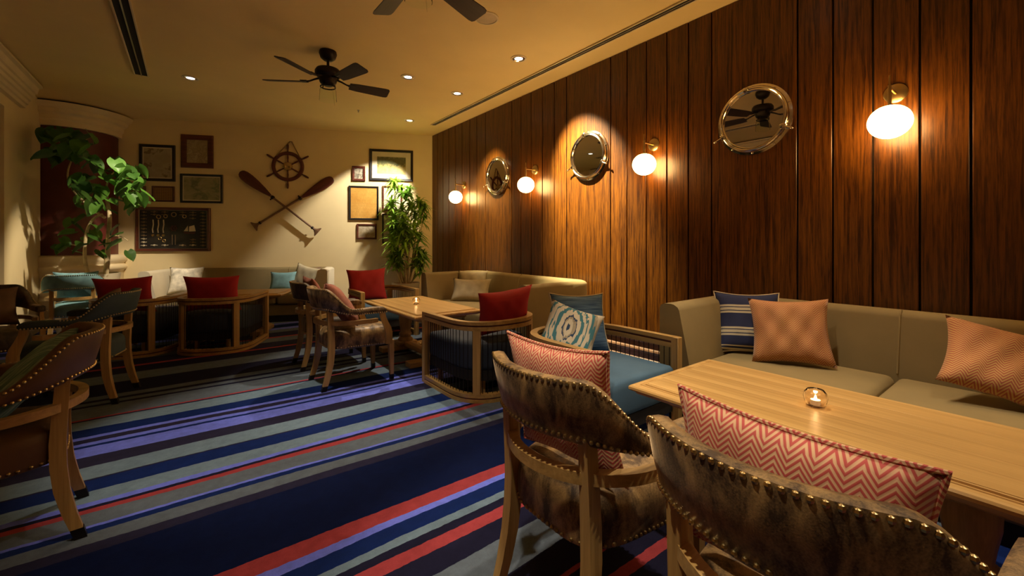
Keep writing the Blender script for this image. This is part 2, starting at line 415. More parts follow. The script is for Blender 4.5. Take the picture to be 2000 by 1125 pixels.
# window wall: solid pier beside the column, window beyond it towards the camera
wallseg('wall_left', (XL, 7.50), (XL, 10.2), 'plaster', -1, 0, .3)
wallseg('wall_left_front', (XL, YB), (XL, 3.0), 'plaster', -1, 0, .3)
wallseg('wall_left_sill', (XL, 3.0), (XL, 7.5), 'plaster', -1, 0, .3, 0, .5)
wallseg('wall_left_lintel', (XL, 3.0), (XL, 7.5), 'plaster', -1, 0, .3, 2.85, CEIL)
wallseg('wall_behind', (XL, YB), (XR + .1, YB), 'dark_wall', 0, -1)
win = struct(MB().box((XL - .26, 5.25, 1.675), (.012, 4.5, 2.35)).build('window_1', 'night_glass', smooth=False))
for yy_ in (3.03, 4.5, 6.0, 7.47): MB().box((0, 0, 0), (.06, .06, 2.35), .006, 1).build('mullion', 'window_frame', win, (XL - .25, yy_, 1.675))
for zz_ in (.53, 2.82): MB().box((0, 0, 0), (.06, 4.4, .06), .006, 1).build('window_rail', 'window_frame', win, (XL - .25, 5.25, zz_))
# pelmet cornice over the window with the dark curtain slot above it
pel = MB()
prof = [(0, 2.98), (.05, 2.98), (.055, 3.02), (.075, 3.03), (.08, 3.07), (.10, 3.08), (.105, 3.12), (.125, 3.13), (.13, 3.17), (.15, 3.18), (.165, 3.25), (.20, 3.262), (.20, 3.285), (0, 3.285)]
pel.rings([[(XL + a, YB, z) for a, z in prof], [(XL + a, 8.08, z) for a, z in prof]])
struct(pel.build('trim_1', 'cream_trim', smooth=False))
struct(MB().box((XL + .075, 2.74, 3.2985), (.15, 10.6, .025)).build('trim_2', 'black_gap', smooth=False))
# baseboards
bp = [(0, 0), (.03, 0), (.03, .05), (.022, .06), (.022, .11), (.012, .125), (.012, .16), (0, .17)]
mbb = MB()
struct(MB().rings([[(XL + a, 7.5, z) for a, z in bp], [(XL + a, 9.0, z) for a, z in bp]]).build('baseboard_left', 'cream_trim', smooth=False))
q0, q1 = bw(.02), bw(5.0)
struct(MB().rings([[(q0[0] - WN[0] * a, q0[1] - WN[1] * a, z) for a, z in bp], [(q1[0] - WN[0] * a, q1[1] - WN[1] * a, z) for a, z in bp]]).build('baseboard_back', 'cream_trim', smooth=False))
rp = [(0, 0), (.05, 0), (.05, .07), (.035, .085), (.035, .14), (.05, .15), (.055, .165), (.05, .18), (.03, .19), (.03, .24), (.045, .25), (.05, .265), (.045, .28), (.015, .295), (0, .30)]
struct(MB().rings([[(XR - .006 - a, YB, z) for a, z in rp], [(XR - .006 - a, CY - .03, z) for a, z in rp]]).build('baseboard_right', 'oar_wood', smooth=False))

# round corner column with cornice, dark red shaft and moulded plinth
col_ = thing('corner_column', 'round corner column with dark red shaft, cream cornice and moulded plinth', 'column', (-1.46, 9.46, 0))
def arcl(name, prof, mat):
    MB().lathe(prof, 64).build(name, mat, col_)
arcl('cornice', [(.40, 2.965), (.575, 2.965), (.58, 3.04), (.60, 3.06), (.605, 3.12), (.655, 3.15), (.66, 3.20), (.71, 3.23), (.73, 3.28), (.40, 3.28)], 'cream_trim')
arcl('cornice_shadow_gap', [(.40, 3.281), (.66, 3.281), (.66, 3.311), (.40, 3.311)], 'black_gap')
arcl('shaft', [(.30, 1.02), (.53, 1.02), (.53, 2.99), (.30, 2.99)], 'maroon')
arcl('plinth', [(.30, 0), (.68, 0), (.68, .10), (.66, .115), (.66, .16), (.645, .17), (.645, .42), (.615, .45), (.60, .46), (.60, .80), (.615, .82), (.64, .84), (.65, .87), (.64, .90), (.61, .92), (.615, .94), (.645, .97), (.65, 1.02), (.63, 1.055), (.56, 1.07), (.30, 1.07)], 'cream_trim')

# ------------------------------------------------------------------ ceiling fittings and lights
def spot(name, loc, target, power, size=50, blend=.5, col=SPOT_COL, r=.035):
    ld = bpy.data.lights.new(name, 'SPOT'); ld.energy = power * SPOT_K; ld.color = col; ld.spot_size = R(size); ld.spot_blend = blend; ld.shadow_soft_size = r
    o = bpy.data.objects.new(name, ld); COL.objects.link(o); o.location = loc
    o.rotation_euler = (Vector(target) - Vector(loc)).to_track_quat('-Z', 'Y').to_euler()
    return o
_dl = {}
def downlight(x, y, label, target, power, size=50, blend=.5, tint=SPOT_COL, group='recessed ceiling downlights'):
    d = thing('downlight', label, 'ceiling light', (x, y, CEIL), 0, group)
    if not _dl:
        _dl['ring'] = MB().lathe([(.068, -.001), (.090, -.001), (.090, -.006), (.084, -.010), (.072, -.009), (.068, -.003)], 28, hollow=True).mesh('trim_ring', 'cream_trim')
        _dl['refl'] = MB().lathe([(.046, -.0015), (.070, -.0015), (.070, -.007), (.064, -.005), (.055, -.009), (.046, -.005)], 14, hollow=True).mesh('reflector', 'nickel', False)
        _dl['lamp'] = MB().lathe([(.0005, -.001), (.050, -.001), (.050, -.005), (.0005, -.010)], 12).mesh('lamp', 'lamp_disc', False)
    put('trim_ring', _dl['ring'], d); put('reflector', _dl['refl'], d); put('lamp', _dl['lamp'], d)
    s = spot('downlight_beam', (x, y, CEIL - .03), target, power, size, blend, tint)
    return d
downlight(.006, 6.609, 'recessed downlight left of the ceiling fan, nearest the long dark slot vent', (-1.08, 8.45, .6), 280, 46, .5)
downlight(2.148, 4.93, 'recessed downlight just right of the ceiling fan, in a pale ring', (1.95, 4.35, .57), 130, 58, .4)
downlight(2.914, 3.689, 'rightmost and nearest recessed downlight, above the middle porthole mirror', (3.7, 3.42, 1.95), 1500, 54, .9, (1, .84, .50))
downlight(2.92, 5.059, 'recessed downlight next to the long slot vent, second furthest back', (3.7, 5.4, 1.9), 420, 48, .9, (1, .84, .50))
downlight(2.93, 6.661, 'furthest recessed downlight, in front of the framed pictures and leafy plant', (2.62, 7.9, 1.62), 250, 58, .4, (1, .90, .74))
OFF = 'assumed downlights outside the picture'  # unseen: some inferred from lit chairs and table, others added for bounce light
for (x, y, t, p, sz) in [(2.15, 1.25, (2.05, .85, .57), 90, 62), (2.92, 1.25, (3.0, 1.1, .45), 55, 50), (.15, .8, (1.0, .95, .5), 115, 40), (.55, 3.5, (.55, 3.4, 0), 105, 46), (2.15, -.4, (1.7, .3, .5), 60, 66), (.6, 1.0, (.85, 1.9, 0), 60, 56), (.0, -1.2, (.0, -.8, 0), 20, 70)]:
    downlight(x, y, 'unseen recessed downlight assumed in the near ceiling outside the picture', t, p, sz, .5, group=OFF)

sp = thing('ceiling_speaker', 'flat round ceiling speaker grille partly behind the near fan blade', 'speaker', (2.156, 3.206, CEIL))
MB().lathe([(.001, -.001), (.098, -.001), (.098, -.006), (.001, -.010)], 32).build('grille', 'speaker_white', sp)
MB().lathe([(.098, -.001), (.112, -.001), (.112, -.008), (.098, -.010)], 32, hollow=True).build('rim', 'cream_trim', sp)
sk = thing('sprinkler', 'tiny sprinkler head on the ceiling beyond the fan', 'sprinkler', (2.074, 6.63, CEIL))
MB().lathe([(.001, -.001), (.02, -.001), (.02, -.006), (.008, -.01), (.008, -.03), (.014, -.034), (.001, -.036)], 12).build('sprinkler_head', 'metal_grey', sk)

def slot_vent(name, label, x, y0, y1, wdt, n):
    v = thing(name, label, 'vent', (x, (y0 + y1) / 2, CEIL))
    ln = y1 - y0
    MB().box((0, 0, -.004), (wdt, ln, .006)).build('dark_slot', 'black_gap', v, smooth=False)
    k = n + 1
    for i in range(k):
        xx = -wdt / 2 + wdt * i / (k - 1)
        MB().box((xx, 0, -.009), (.016 if i in (0, k - 1) else .012, ln + .016, .012), .002, 1).build('rail', 'cream_trim' if i in (0, k - 1) else 'metal_grey', v)
    return v
slot_vent('slot_vent', 'long linear slot vent running along the top of the wood wall', 3.36, -2.2, 6.65, .075, 2)
slot_vent('slot_vent', 'short double slot vent in the ceiling above the left chairs', -.47, 3.2, 6.85, .13, 2)

# ceiling fans
def fan(x, y, angs, label):
    f = thing('ceiling_fan', label, 'ceiling fan', (x, y, CEIL), 0, 'ceiling fans')
    MB().lathe([(.001, -.001), (.085, -.001), (.09, -.03), (.075, -.075), (.045, -.10), (.02, -.105), (.001, -.105)], 28).build('canopy', 'bronze_dark', f)
    MB().lathe([(.014, -.10), (.014, -.19)], 12).build('downrod', 'bronze_dark', f)
    MB().lathe([(.001, -.175), (.05, -.18), (.115, -.195), (.13, -.22), (.13, -.255), (.115, -.275), (.095, -.285), (.085, -.335), (.07, -.355), (.045, -.37), (.001, -.372)], 32).build('motor_housing', 'bronze_dark', f)
    for a in angs:
        br = MB().tube([(.09, 0, -.29), (.14, 0, -.305), (.19, 0, -.325), (.23, 0, -.33)], [.012, .010, .009, .010], 8)
        br.box((.245, 0, -.329), (.07, .07, .006), .002, 1)
        br.build('blade_bracket', 'bronze_dark', f, rot=(0, 0, R(a)))
        pts = [(.22, -.052), (.30, -.064), (.60, -.078), (.635, -.073), (.648, -.055), (.648, .055), (.635, .073), (.60, .078), (.30, .064), (.22, .052)]
        bl = MB(); tl = R(-16)
        lo = [(px, py * math.cos(tl), -.338 + py * math.sin(tl)) for px, py in pts]; hi = [(px, py * math.cos(tl), -.330 + py * math.sin(tl)) for px, py in pts]
        bl.rings([lo, hi]).build('blade', 'fan_wood', f, rot=(0, 0, R(a)), smooth=False)
    MB().tube([(.075 * math.cos(t * PI / 8), .075 * math.sin(t * PI / 8), -.385) for t in range(16)], .007, 6, True).build('fitter_ring', 'bronze_dark', f)
    for t in range(3): MB().tube([(.07 * math.cos(t * 2.09), .07 * math.sin(t * 2.09), -.35), (.075 * math.cos(t * 2.09), .075 * math.sin(t * 2.09), -.385)], .006, 6).build('fitter_arm', 'bronze_dark', f)
    MB().lathe([(.072, -.388), (.082, -.42), (.088, -.53), (.085, -.53), (.079, -.42), (.069, -.388)], 24, hollow=True).build('glass_shade', 'thin_glass', f)
    MB().tube([(.05, .02, -.36), (.075, .03, -.56)], .0012, 5).build('pull_chain', 'brass', f)
    return f
fan(1.18, 4.80, (148, 216, 285, 355), 'dark ceiling fan seen whole in the middle of the ceiling')
fan(1.15, 2.48, (20, 90, 162, 234, 306), 'dark ceiling fan cut off by the top edge, two blade tips showing')

# ------------------------------------------------------------------ wall lights and porthole mirrors on the wood wall
def sconce(y, label):
    s = thing('wall_light', label, 'wall light', (XR - .006, y, 2.02), -PI / 2, 'globe wall lights')
    MB().lathe([(.001, 0), (.062, 0), (.062, .010), (.055, .016), (.001, .018)], 28, (0, 0, .215), 'Y').build('back_plate', 'brass', s)
    MB().tube([(0, -.014, .215), (0, -.165, .215)], .009, 10).build('arm', 'brass', s)
    MB().lathe([(.001, .295), (.005, .295), (.005, .235), (.010, .232), (.010, .10), (.03, .10), (.034, .085), (.034, .075), (.001, .075)], 16, (0, -.165, 0)).build('stem', 'brass', s)
    prof = [(.036, .098)]
    for i in range(1, 17):
        t = R(20) + (PI - R(20)) * i / 16
        prof.append((max(.112 * math.sin(t), .0005), .105 * math.cos(t)))
    MB().lathe(prof, 32, (0, -.165, 0)).build('globe', 'globe_glass', s)
    return s
for y_, l_ in ((6.167, 'white globe wall light furthest away, nearest the room corner'), (4.314, 'white globe wall light between the two far porthole mirrors'), (2.488, 'white globe wall light between the middle and nearest porthole mirrors'), (.669, 'largest white globe wall light, right of the nearest porthole mirror'), (-1.15, 'unseen white globe wall light added outside the picture to brighten the ceiling')):  # last globe is unseen, added along the row to brighten the ceiling
    sconce(y_, l_)
def porthole(y, label):
    p = thing('porthole_mirror', label, 'mirror', (XR - .006, y, 2.265), -PI / 2, 'porthole mirrors')
    ring = MB().lathe([(.20, .0), (.285, .0), (.29, .006), (.288, .014), (.268, .018), (.266, .040), (.258, .050), (.250, .052), (.243, .046), (.236, .048), (.231, .040), (.229, .024), (.20, .022)], 56, (0, 0, 0), 'Y', True)
    ring.build('ring', 'nickel', p)
    MB().lathe([(.001, .024), (.230, .024), (.230, .027), (.001, .027)], 48, (0, 0, 0), 'Y').build('mirror_glass', 'mirror', p)
    for k in range(10):
        a = 2 * PI * k / 10 + .3
        MB().lathe([(.001, .016), (.008, .016), (.008, .021), (.004, .024), (.001, .024)], 8, (.274 * math.cos(a), 0, .274 * math.sin(a)), 'Y').build('bolt', 'nickel', p)
    for a in (R(100), R(205), R(-25)):
        ca, sa = math.cos(a), math.sin(a)
        lug = MB().box((.252 * ca, -.045, .252 * sa), (.04, .03, .04), .008, 2)
        if a != R(100):
            lug.tube([(.265 * ca, -.05, .265 * sa), (.325 * ca, -.055, .325 * sa)], [.010, .006], 8)
            lug.sphere((.325 * ca, -.055, .325 * sa), .012)
        lug.build('hinge' if a == R(100) else 'latch', 'nickel', p)
    return p
porthole(5.181, 'furthest and smallest looking round metal porthole mirror on the wood wall')
porthole(3.352, 'middle round metal porthole mirror in the brightest patch of wood wall')
porthole(1.548, 'nearest round metal porthole mirror reflecting the ceiling fan')

# ------------------------------------------------------------------ captain's armchair (faces +x)
def armchair(up, label):
    c = thing('armchair', label, 'chair', (0, 0, 0), 0)
    # seat: rounded plan block
    def plan(k=1.0, xb=-.275, xf=.305, hb=.215, hf=.275):
        pts = []
        for i in range(40):
            t = 2 * PI * i / 40; ex = .5
            cx_, sy_ = math.cos(t), math.sin(t)
            u = math.copysign(abs(cx_) ** ex, cx_); v = math.copysign(abs(sy_) ** ex, sy_)
            x = (xf + xb) / 2 + (xf - xb) / 2 * u * k; hw = lerp(hb, hf, (u + 1) / 2)
            pts.append((x, hw * v * k))
        return pts
    lev = [(.335, .95), (.34, .985), (.36, 1.0), (.43, 1.0), (.46, .985), (.485, .93), (.50, .80), (.508, .5), (.51, .1)]
    MB().rings([[(x, y, z) for x, y in plan(k)] for z, k in lev]).build('seat', up, c)
    nb = MB()
    pp = plan(1.0)
    for i in range(40):
        a, b2 = pp[i], pp[(i + 1) % 40]; d = math.hypot(a[0] - b2[0], a[1] - b2[1]); n = max(1, int(d / .019))
        for j in range(n): nb.octa((lerp(a[0], b2[0], j / n), lerp(a[1], b2[1], j / n), .352), .0062)
    o = nb.build('seat_nailheads', 'nail_brass', c); o['kind'] = 'stuff'
    # horseshoe path, theta 0 = back middle
    def hp(s):      # s in -1..1 -> x,y,nx,ny (outward)
        r, cx_ = .295, -.035
        L1 = r * PI / 2; L2 = .21; t = abs(s) * (L1 + L2); sg = 1 if s >= 0 else -1
        if t <= L1:
            a = t / r; return (cx_ - r * math.cos(a), sg * r * math.sin(a), -math.cos(a), sg * math.sin(a), t / L1)
        return (cx_ + (t - L1), sg * (r + .012 * (t - L1) / L2), 0, sg, 1 + (t - L1) / L2)
    def zt(q): return lerp(.865, .685, smooth01((q - .40) / .46))
    def zb(q): return lerp(.672, .632, smooth01((q - .2) / .8))
    def sec(x, y, nx, ny, z0, z1, th, lean):
        pts = []
        h = z1 - z0
        prof = [(-.5, .12), (-.5, .5), (-.5, .88), (-.32, .985), (0, 1.0), (.32, .985), (.5, .88), (.55, .5), (.5, .12), (.32, .015), (0, 0), (-.32, .015)]
        for a, v in prof:
            off = a * th + lean * v * h
            pts.append((x + nx * off, y + ny * off, z0 + v * h))
        return pts
    rs = []; top = []; bot = []
    ns = 48
    smax = (.295 * PI / 2) / (.295 * PI / 2 + .21)
    for i in range(ns + 1):
        s = (-1 + 2 * i / ns) * smax
        x, y, nx, ny, q = hp(s)
        ln = .22 * (1 - smooth01((q - .6) / .4)) 
        th = lerp(.050, .056, q)
        rs.append(sec(x, y, nx, ny, zb(q), zt(q), th, ln))
        h = zt(q) - zb(q)
        o1 = .42 * th + ln * h * .93; o2 = .54 * th + ln * h * .12
        top.append((x + nx * o1, y + ny * o1, zb(q) + h * .955)); bot.append((x + nx * o2, y + ny * o2, zb(q) + h * .12))
    MB().rings(rs).build('backrest', up, c, ang=60)
    for sg in (-1, 1):
        rs = []; n2 = 9
        for i in range(n2):
            s = sg * lerp(smax - .002, 1, i / (n2 - 1))
            x, y, nx, ny, q = hp(s)
            e = (q - 1); hh = .053 + .006 * math.sin(PI * e); sh = 1 if i < n2 - 1 else .75
            rs.append(sec(x, y, nx, ny, .632 + (1 - sh) * .02, .632 + hh * sh + .0, .062 * sh, 0))
            if i < n2: bot.append((x + nx * .032, y + ny * .032, .640))
        MB().rings(rs).build('armrest', up, c, ang=60)
    nb = MB()
    def nails(path, step):
        acc = 0
        for a, b2 in zip(path, path[1:]):
            d = (Vector(b2) - Vector(a)).length
            if d > .2: continue
            while acc < d:
                nb.octa(tuple(Vector(a).lerp(Vector(b2), acc / d)), .0058); acc += step
            acc -= d
    nails(top, .019); nails(bot[:ns + 1], .019); nails(bot[ns + 1:ns + 10], .019); nails(bot[ns + 10:], .019)
    o = nb.build('back_nailheads', 'nail_brass', c); o['kind'] = 'stuff'
    # legs
    def leg(pts, w, dp, name, mat='oak'):
        rs = []
        for (x, y, z), k in pts:
            rs.append([(x - dp * k / 2, y - w * k / 2, z), (x + dp * k / 2, y - w * k / 2, z), (x + dp * k / 2, y + w * k / 2, z), (x - dp * k / 2, y + w * k / 2, z)])
        return MB().rings(rs)
    for sg in (-1, 1):
        y = .185 * sg
        path = [((-.268, y, .70), .95), ((-.262, y, .60), 1.0), ((-.256, y, .50), 1.05), ((-.252, y, .42), 1.1), ((-.254, y * 1.02, .32), 1.1), ((-.264, y * 1.04, .22), 1.05), ((-.285, y * 1.06, .12), .95), ((-.308, y * 1.08, .04), .85)]
        lg = leg(path, .036, .046, 'leg').build('leg', 'oak', c, ang=50)
        leg([((-.308, y * 1.08, .045), .92), ((-.320, y * 1.09, 0), .85)], .036, .046, 'ferrule').build('ferrule', 'bronze_dark', lg)
        y2 = .225 * sg
        lg = leg([((.262, y2, .36), 1.1), ((.264, y2, .2), .95), ((.268, y2, .04), .75)], .042, .042, 'leg').build('leg', 'oak', c, ang=50)
        leg([((.268, y2, .045), .82), ((.269, y2, 0), .76)], .042, .042, 'ferrule').build('ferrule', 'bronze_dark', lg)
        y3 = .310 * sg
        leg([((.145, y3, .642), .85), ((.150, y3, .60), .85), ((.168, y3, .55), .95), ((.192, y3, .50), 1.05), ((.205, y3, .45), 1.05), ((.205, y3, .35), 1.05)], .030, .055, 'arm_support').build('arm_support', 'oak', c, ang=60)
    # bow rail behind and around the seat
    rs = []
    for i in range(37):
        t = lerp(-1, 1, i / 36); a = t * R(118)
        x = -.03 - .295 * math.cos(a); y = .288 * math.sin(a)
        nx, ny = -math.cos(a), math.sin(a)
        if abs(t) > .85: y = math.copysign(min(abs(y) + .02, .297), y)
        rs.append([(x - nx * .017, y - ny * .017, .548), (x + nx * .017, y + ny * .017, .548), (x + nx * .017, y + ny * .017, .584), (x - nx * .017, y - ny * .017, .584)])
    MB().rings(rs).build('bow_rail', 'oak_x', c, ang=30)
    return c
NEARG = 'captain style armchairs'
c1 = armchair('velvet_brown', 'brown velvet armchair with nailhead trim, left of the two nearest chairs'); c1.location = (1.185, 1.025, 0); c1['group'] = NEARG
dup(c1, (1.135, .332, 0), R(-2), 'brown velvet armchair cut off by the bottom right corner')
dup(c1, (1.205, 3.985, 0), R(2), 'brown armchair seen from the side beside the middle table, rust cushion inside')
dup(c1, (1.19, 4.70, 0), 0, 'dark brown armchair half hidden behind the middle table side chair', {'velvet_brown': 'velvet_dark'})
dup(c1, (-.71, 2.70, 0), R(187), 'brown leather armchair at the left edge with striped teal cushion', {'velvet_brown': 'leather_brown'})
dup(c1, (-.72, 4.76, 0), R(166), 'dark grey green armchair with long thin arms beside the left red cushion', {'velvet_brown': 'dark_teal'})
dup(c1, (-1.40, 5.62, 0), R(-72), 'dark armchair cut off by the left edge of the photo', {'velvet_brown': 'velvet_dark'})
dup(c1, (-1.12, 7.70, 0), R(84), 'pale teal armchair in front of the big planter', {'velvet_brown': 'teal_fabric'})

# ------------------------------------------------------------------ slatted tub lounge chair (faces +x)
def tub(label):
    c = thing('tub_chair', label, 'chair', (0, 0, 0), 0, 'slatted tub lounge chairs')
    HW, XF, XB = .365, .37, -.40
    # plan path from front right to front left
    path = []
    n = 56
    for i in range(n + 1):
        t = -1 + 2 * i / n
        # straight sides then elliptical back
        Ls, Lc = .40, .62; s = abs(t) * (Ls + Lc); sg = 1 if t >= 0 else -1
        if s <= Lc:
            a = s / Lc * PI / 2
            ca, sa = math.cos(a), math.sin(a); e = .78
            x = -.03 - .37 * ca ** e; y = sg * HW * sa ** e if sa > 0 else 0
        else: x = -.03 + (s - Lc); y = sg * HW
        path.append((x, y))
    def nrm(i):
        a = path[max(i - 1, 0)]; b2 = path[min(i + 1, n)]; dx, dy = b2[0] - a[0], b2[1] - a[1]; d = math.hypot(dx, dy)
        return (-dy / d, dx / d)
    def band(z0, z1, w, name, mat='oak_x'):
        rs = []
        for i, (x, y) in enumerate(path):
            nx, ny = nrm(i)
            rs.append([(x - nx * w / 2, y - ny * w / 2, z0), (x + nx * w / 2, y + ny * w / 2, z0), (x + nx * w / 2, y + ny * w / 2, z1), (x - nx * w / 2, y - ny * w / 2, z1)])
        MB().rings(rs).build(name, mat, c, ang=30)
    band(.606, .632, .050, 'top_rail'); band(.592, .606, .038, 'rail_groove', 'mahogany'); band(.562, .592, .050, 'under_rail')
    band(.0, .026, .056, 'bottom_rail'); band(.026, .038, .040, 'rail_groove', 'mahogany'); band(.038, .066, .050, 'base_rail')
    for sg in (-1, 1):
        MB().box((XF + .012, HW * sg, .316), (.05, .052, .632), .003, 1).build('front_post', 'oak', c)
    pi = [i for i in range(n + 1) if path[i][0] < -.2]
    for tgt in (-.275, .275):
        i = min(pi, key=lambda k: abs(path[k][1] - tgt)); nx, ny = nrm(i)
        MB().box((0, 0, 0), (.062, .046, .53), .003, 1).build('back_post', 'oak', c, (path[i][0], path[i][1], .315), (0, 0, math.atan2(ny, nx) + PI / 2))
    # thin dark rods
    rm = MB().lathe([(.0028, .064), (.0028, .564)], 6).mesh('rod', 'bronze_dark')
    cum = [0]
    for a, b2 in zip(path, path[1:]): cum.append(cum[-1] + math.hypot(a[0] - b2[0], a[1] - b2[1]))
    k = int(cum[-1] / .040)
    for j in range(1, k):
        d = cum[-1] * j / k; i = max(q for q in range(n) if cum[q] <= d); f = (d - cum[i]) / (cum[i + 1] - cum[i])
        put('rod', rm, c, (lerp(path[i][0], path[i + 1][0], f), lerp(path[i][1], path[i + 1][1], f), 0))
    def inner(k):
        pts = []
        for i in range(0, n + 1, 2):
            x, y = path[i]; nx, ny = nrm(i)
            pts.append((lerp(.0, x, k) - 0, y * k))
        pts[0] = (.385, pts[0][1]); pts[-1] = (.385, pts[-1][1])
        return pts
    lev = [(.235, .86), (.245, .885), (.27, .895), (.40, .895), (.43, .885), (.448, .85), (.455, .70), (.46, .2)]
    MB().rings([[(x * (1 if x < 0 else (k / .895)), y, z) for x, y in inner(k)] for z, k in lev]).build('seat_cushion', 'blue_fabric', c, ang=60)
    MB().rings([[(x * .98, y, z) for x, y in inner(.88)] for z in (.15, .236)]).build('seat_frame', 'black_gap', c, ang=30)
    for sg in (-1, 1):
        MB().box((.34, .24 * sg, .076), (.035, .035, .152), .003, 1).build('foot', 'oak', c); MB().box((-.24, .16 * sg, .076), (.035, .035, .152), .003, 1).build('foot', 'oak', c)
    return c
t1 = tub('blue seated slatted tub chair nearest the camera with ikat and blue cushions'); t1.location = (2.185, 1.93, 0); t1.rotation_euler = (0, 0, R(-90))
dup(t1, (2.06, 3.12, 0), R(90), 'slatted tub chair with its curved back to the camera, dark red cushion, middle table', {'blue_fabric': 'navy_fabric'})
dup(t1, (2.09, 5.74, 0), R(-90), 'slatted tub chair with bright red cushion at the far end of the middle table')
NAVYS = {'blue_fabric': 'navy_fabric'}
FACE_N = math.atan2(WN[1], WN[0])
x_, y_ = rn(-2.255, 5.77); dup(t1, (x_, y_, 0), FACE_N, 'slatted tub chair seen from behind at the far left table, right one of the pair', NAVYS)
x_, y_ = rn(-3.10, 5.79); dup(t1, (x_, y_, 0), FACE_N, 'slatted tub chair seen from behind at the far left table, left one of the pair', NAVYS)

# ------------------------------------------------------------------ sofas (length along x, back at y=0, faces -y)
def sofa(label, loc, rz, Ln, arm_mat='sofa_fabric', dep=1.0, seam=0.0):
    s = thing('sofa', label, 'sofa', loc, rz, 'khaki banquette sofas')
    t = .17; ro = .16
    hx = Ln / 2 - t / 2; yb = -t / 2 - .01; yf = -dep
    pts = []
    def seg(a, b2, n):
        for i in range(n): pts.append((lerp(a[0], b2[0], i / n), lerp(a[1], b2[1], i / n)))
    def nx_(i):
        a = pts[max(i - 1, 0)]; b2 = pts[min(i + 1, len(pts) - 1)]; dx, dy = b2[0] - a[0], b2[1] - a[1]; d = math.hypot(dx, dy)
        return (-dy / d, dx / d)    # left of travel
    seg((-hx, yf), (-hx, yb - ro), 6)
    for i in range(8): a = PI - PI / 2 * i / 8; pts.append((-hx + ro + ro * math.cos(a), yb - ro + ro * math.sin(a)))
    i1 = len(pts) - 4
    seg((-hx + ro, yb), (seam, yb), 6); im = len(pts); seg((seam, yb), (hx - ro, yb), 6)
    for i in range(8): a = PI / 2 - PI / 2 * i / 8; pts.append((hx - ro + ro * math.cos(a), yb - ro + ro * math.sin(a)))
    i2 = len(pts) - 4
    seg((hx, yb - ro), (hx, yf), 6); pts.append((hx, yf))
    def ring(i, k=1):
        x, y = pts[i]; nx, ny = nx_(i)      # outward = left of travel
        prof = [(t / 2, .10), (t / 2, .80), (t / 2 - .015, .82), (t / 2 - .04, .83), (0, .832), (-t / 2 + .06, .828), (-t / 2 + .032, .812), (-t / 2 + .02, .79), (-t / 2 - .02, .60), (-t / 2 - .05, .45), (-t / 2 - .05, .10)]
        return [(x + nx * o * k, y + ny * o * k, z) for o, z in prof]
    for nm, a, b2, mt in (('arm', 0, i1, arm_mat), ('back_panel', i1, im, 'sofa_fabric'), ('back_panel', im, i2, 'sofa_fabric'), ('arm', i2, len(pts) - 1, arm_mat)):
        rs = [ring(i) for i in range(a, b2 + 1)]
        if nm == 'back_panel' or True:
            pass
        MB().rings(rs).build(nm, mt, s, ang=45)
    # seam piping between the panels
    x, y = pts[im]
    MB().tube([(x, y - (t / 2 - .06), .833), (x, y - (t / 2 - .022), .80), (x, y - (t / 2 + .02), .60), (x, y - (t / 2 + .05), .46)], .006, 6).build('seam_piping', 'sofa_fabric', s)
    cw = (seam - (-hx + t / 2 + .05)); cw2 = (hx - t / 2 - .05) - seam
    y0, y1 = -t - .065, -dep - .02
    for xx, ww in ((seam - cw / 2, cw), (seam + cw2 / 2, cw2)):
        MB().box((xx, (y0 + y1) / 2, .365), (ww - .008, abs(y1 - y0), .17), .045, 4).build('seat_cushion', 'sofa_fabric', s, ang=60)
    MB().box((0, (y0 + y1) / 2 + .02, .19), (2 * hx - t - .11, abs(y1 - y0) - .06, .175), .01, 1).build('base', 'sofa_fabric', s)
    MB().box((0, -dep / 2 - .02, .05), (Ln - .10, dep - .12, .10)).build('plinth', 'black_gap', s, smooth=False)
    return s
s1 = sofa('khaki banquette sofa nearest the camera along the wood wall', (XR - .066, .56, 0), -PI / 2, 2.34, seam=-.05)
s2 = sofa('khaki banquette sofa in the middle of the wood wall, beside the leafy plant', (XR - .066, 4.385, 0), -PI / 2, 2.40)
bx, by = bw(3.02, .02)
s3 = sofa('khaki banquette sofa with a pale end under the crossed oars', (bx, by, 0), WROT, 2.6, 'sofa_pale', .88, seam=.55)

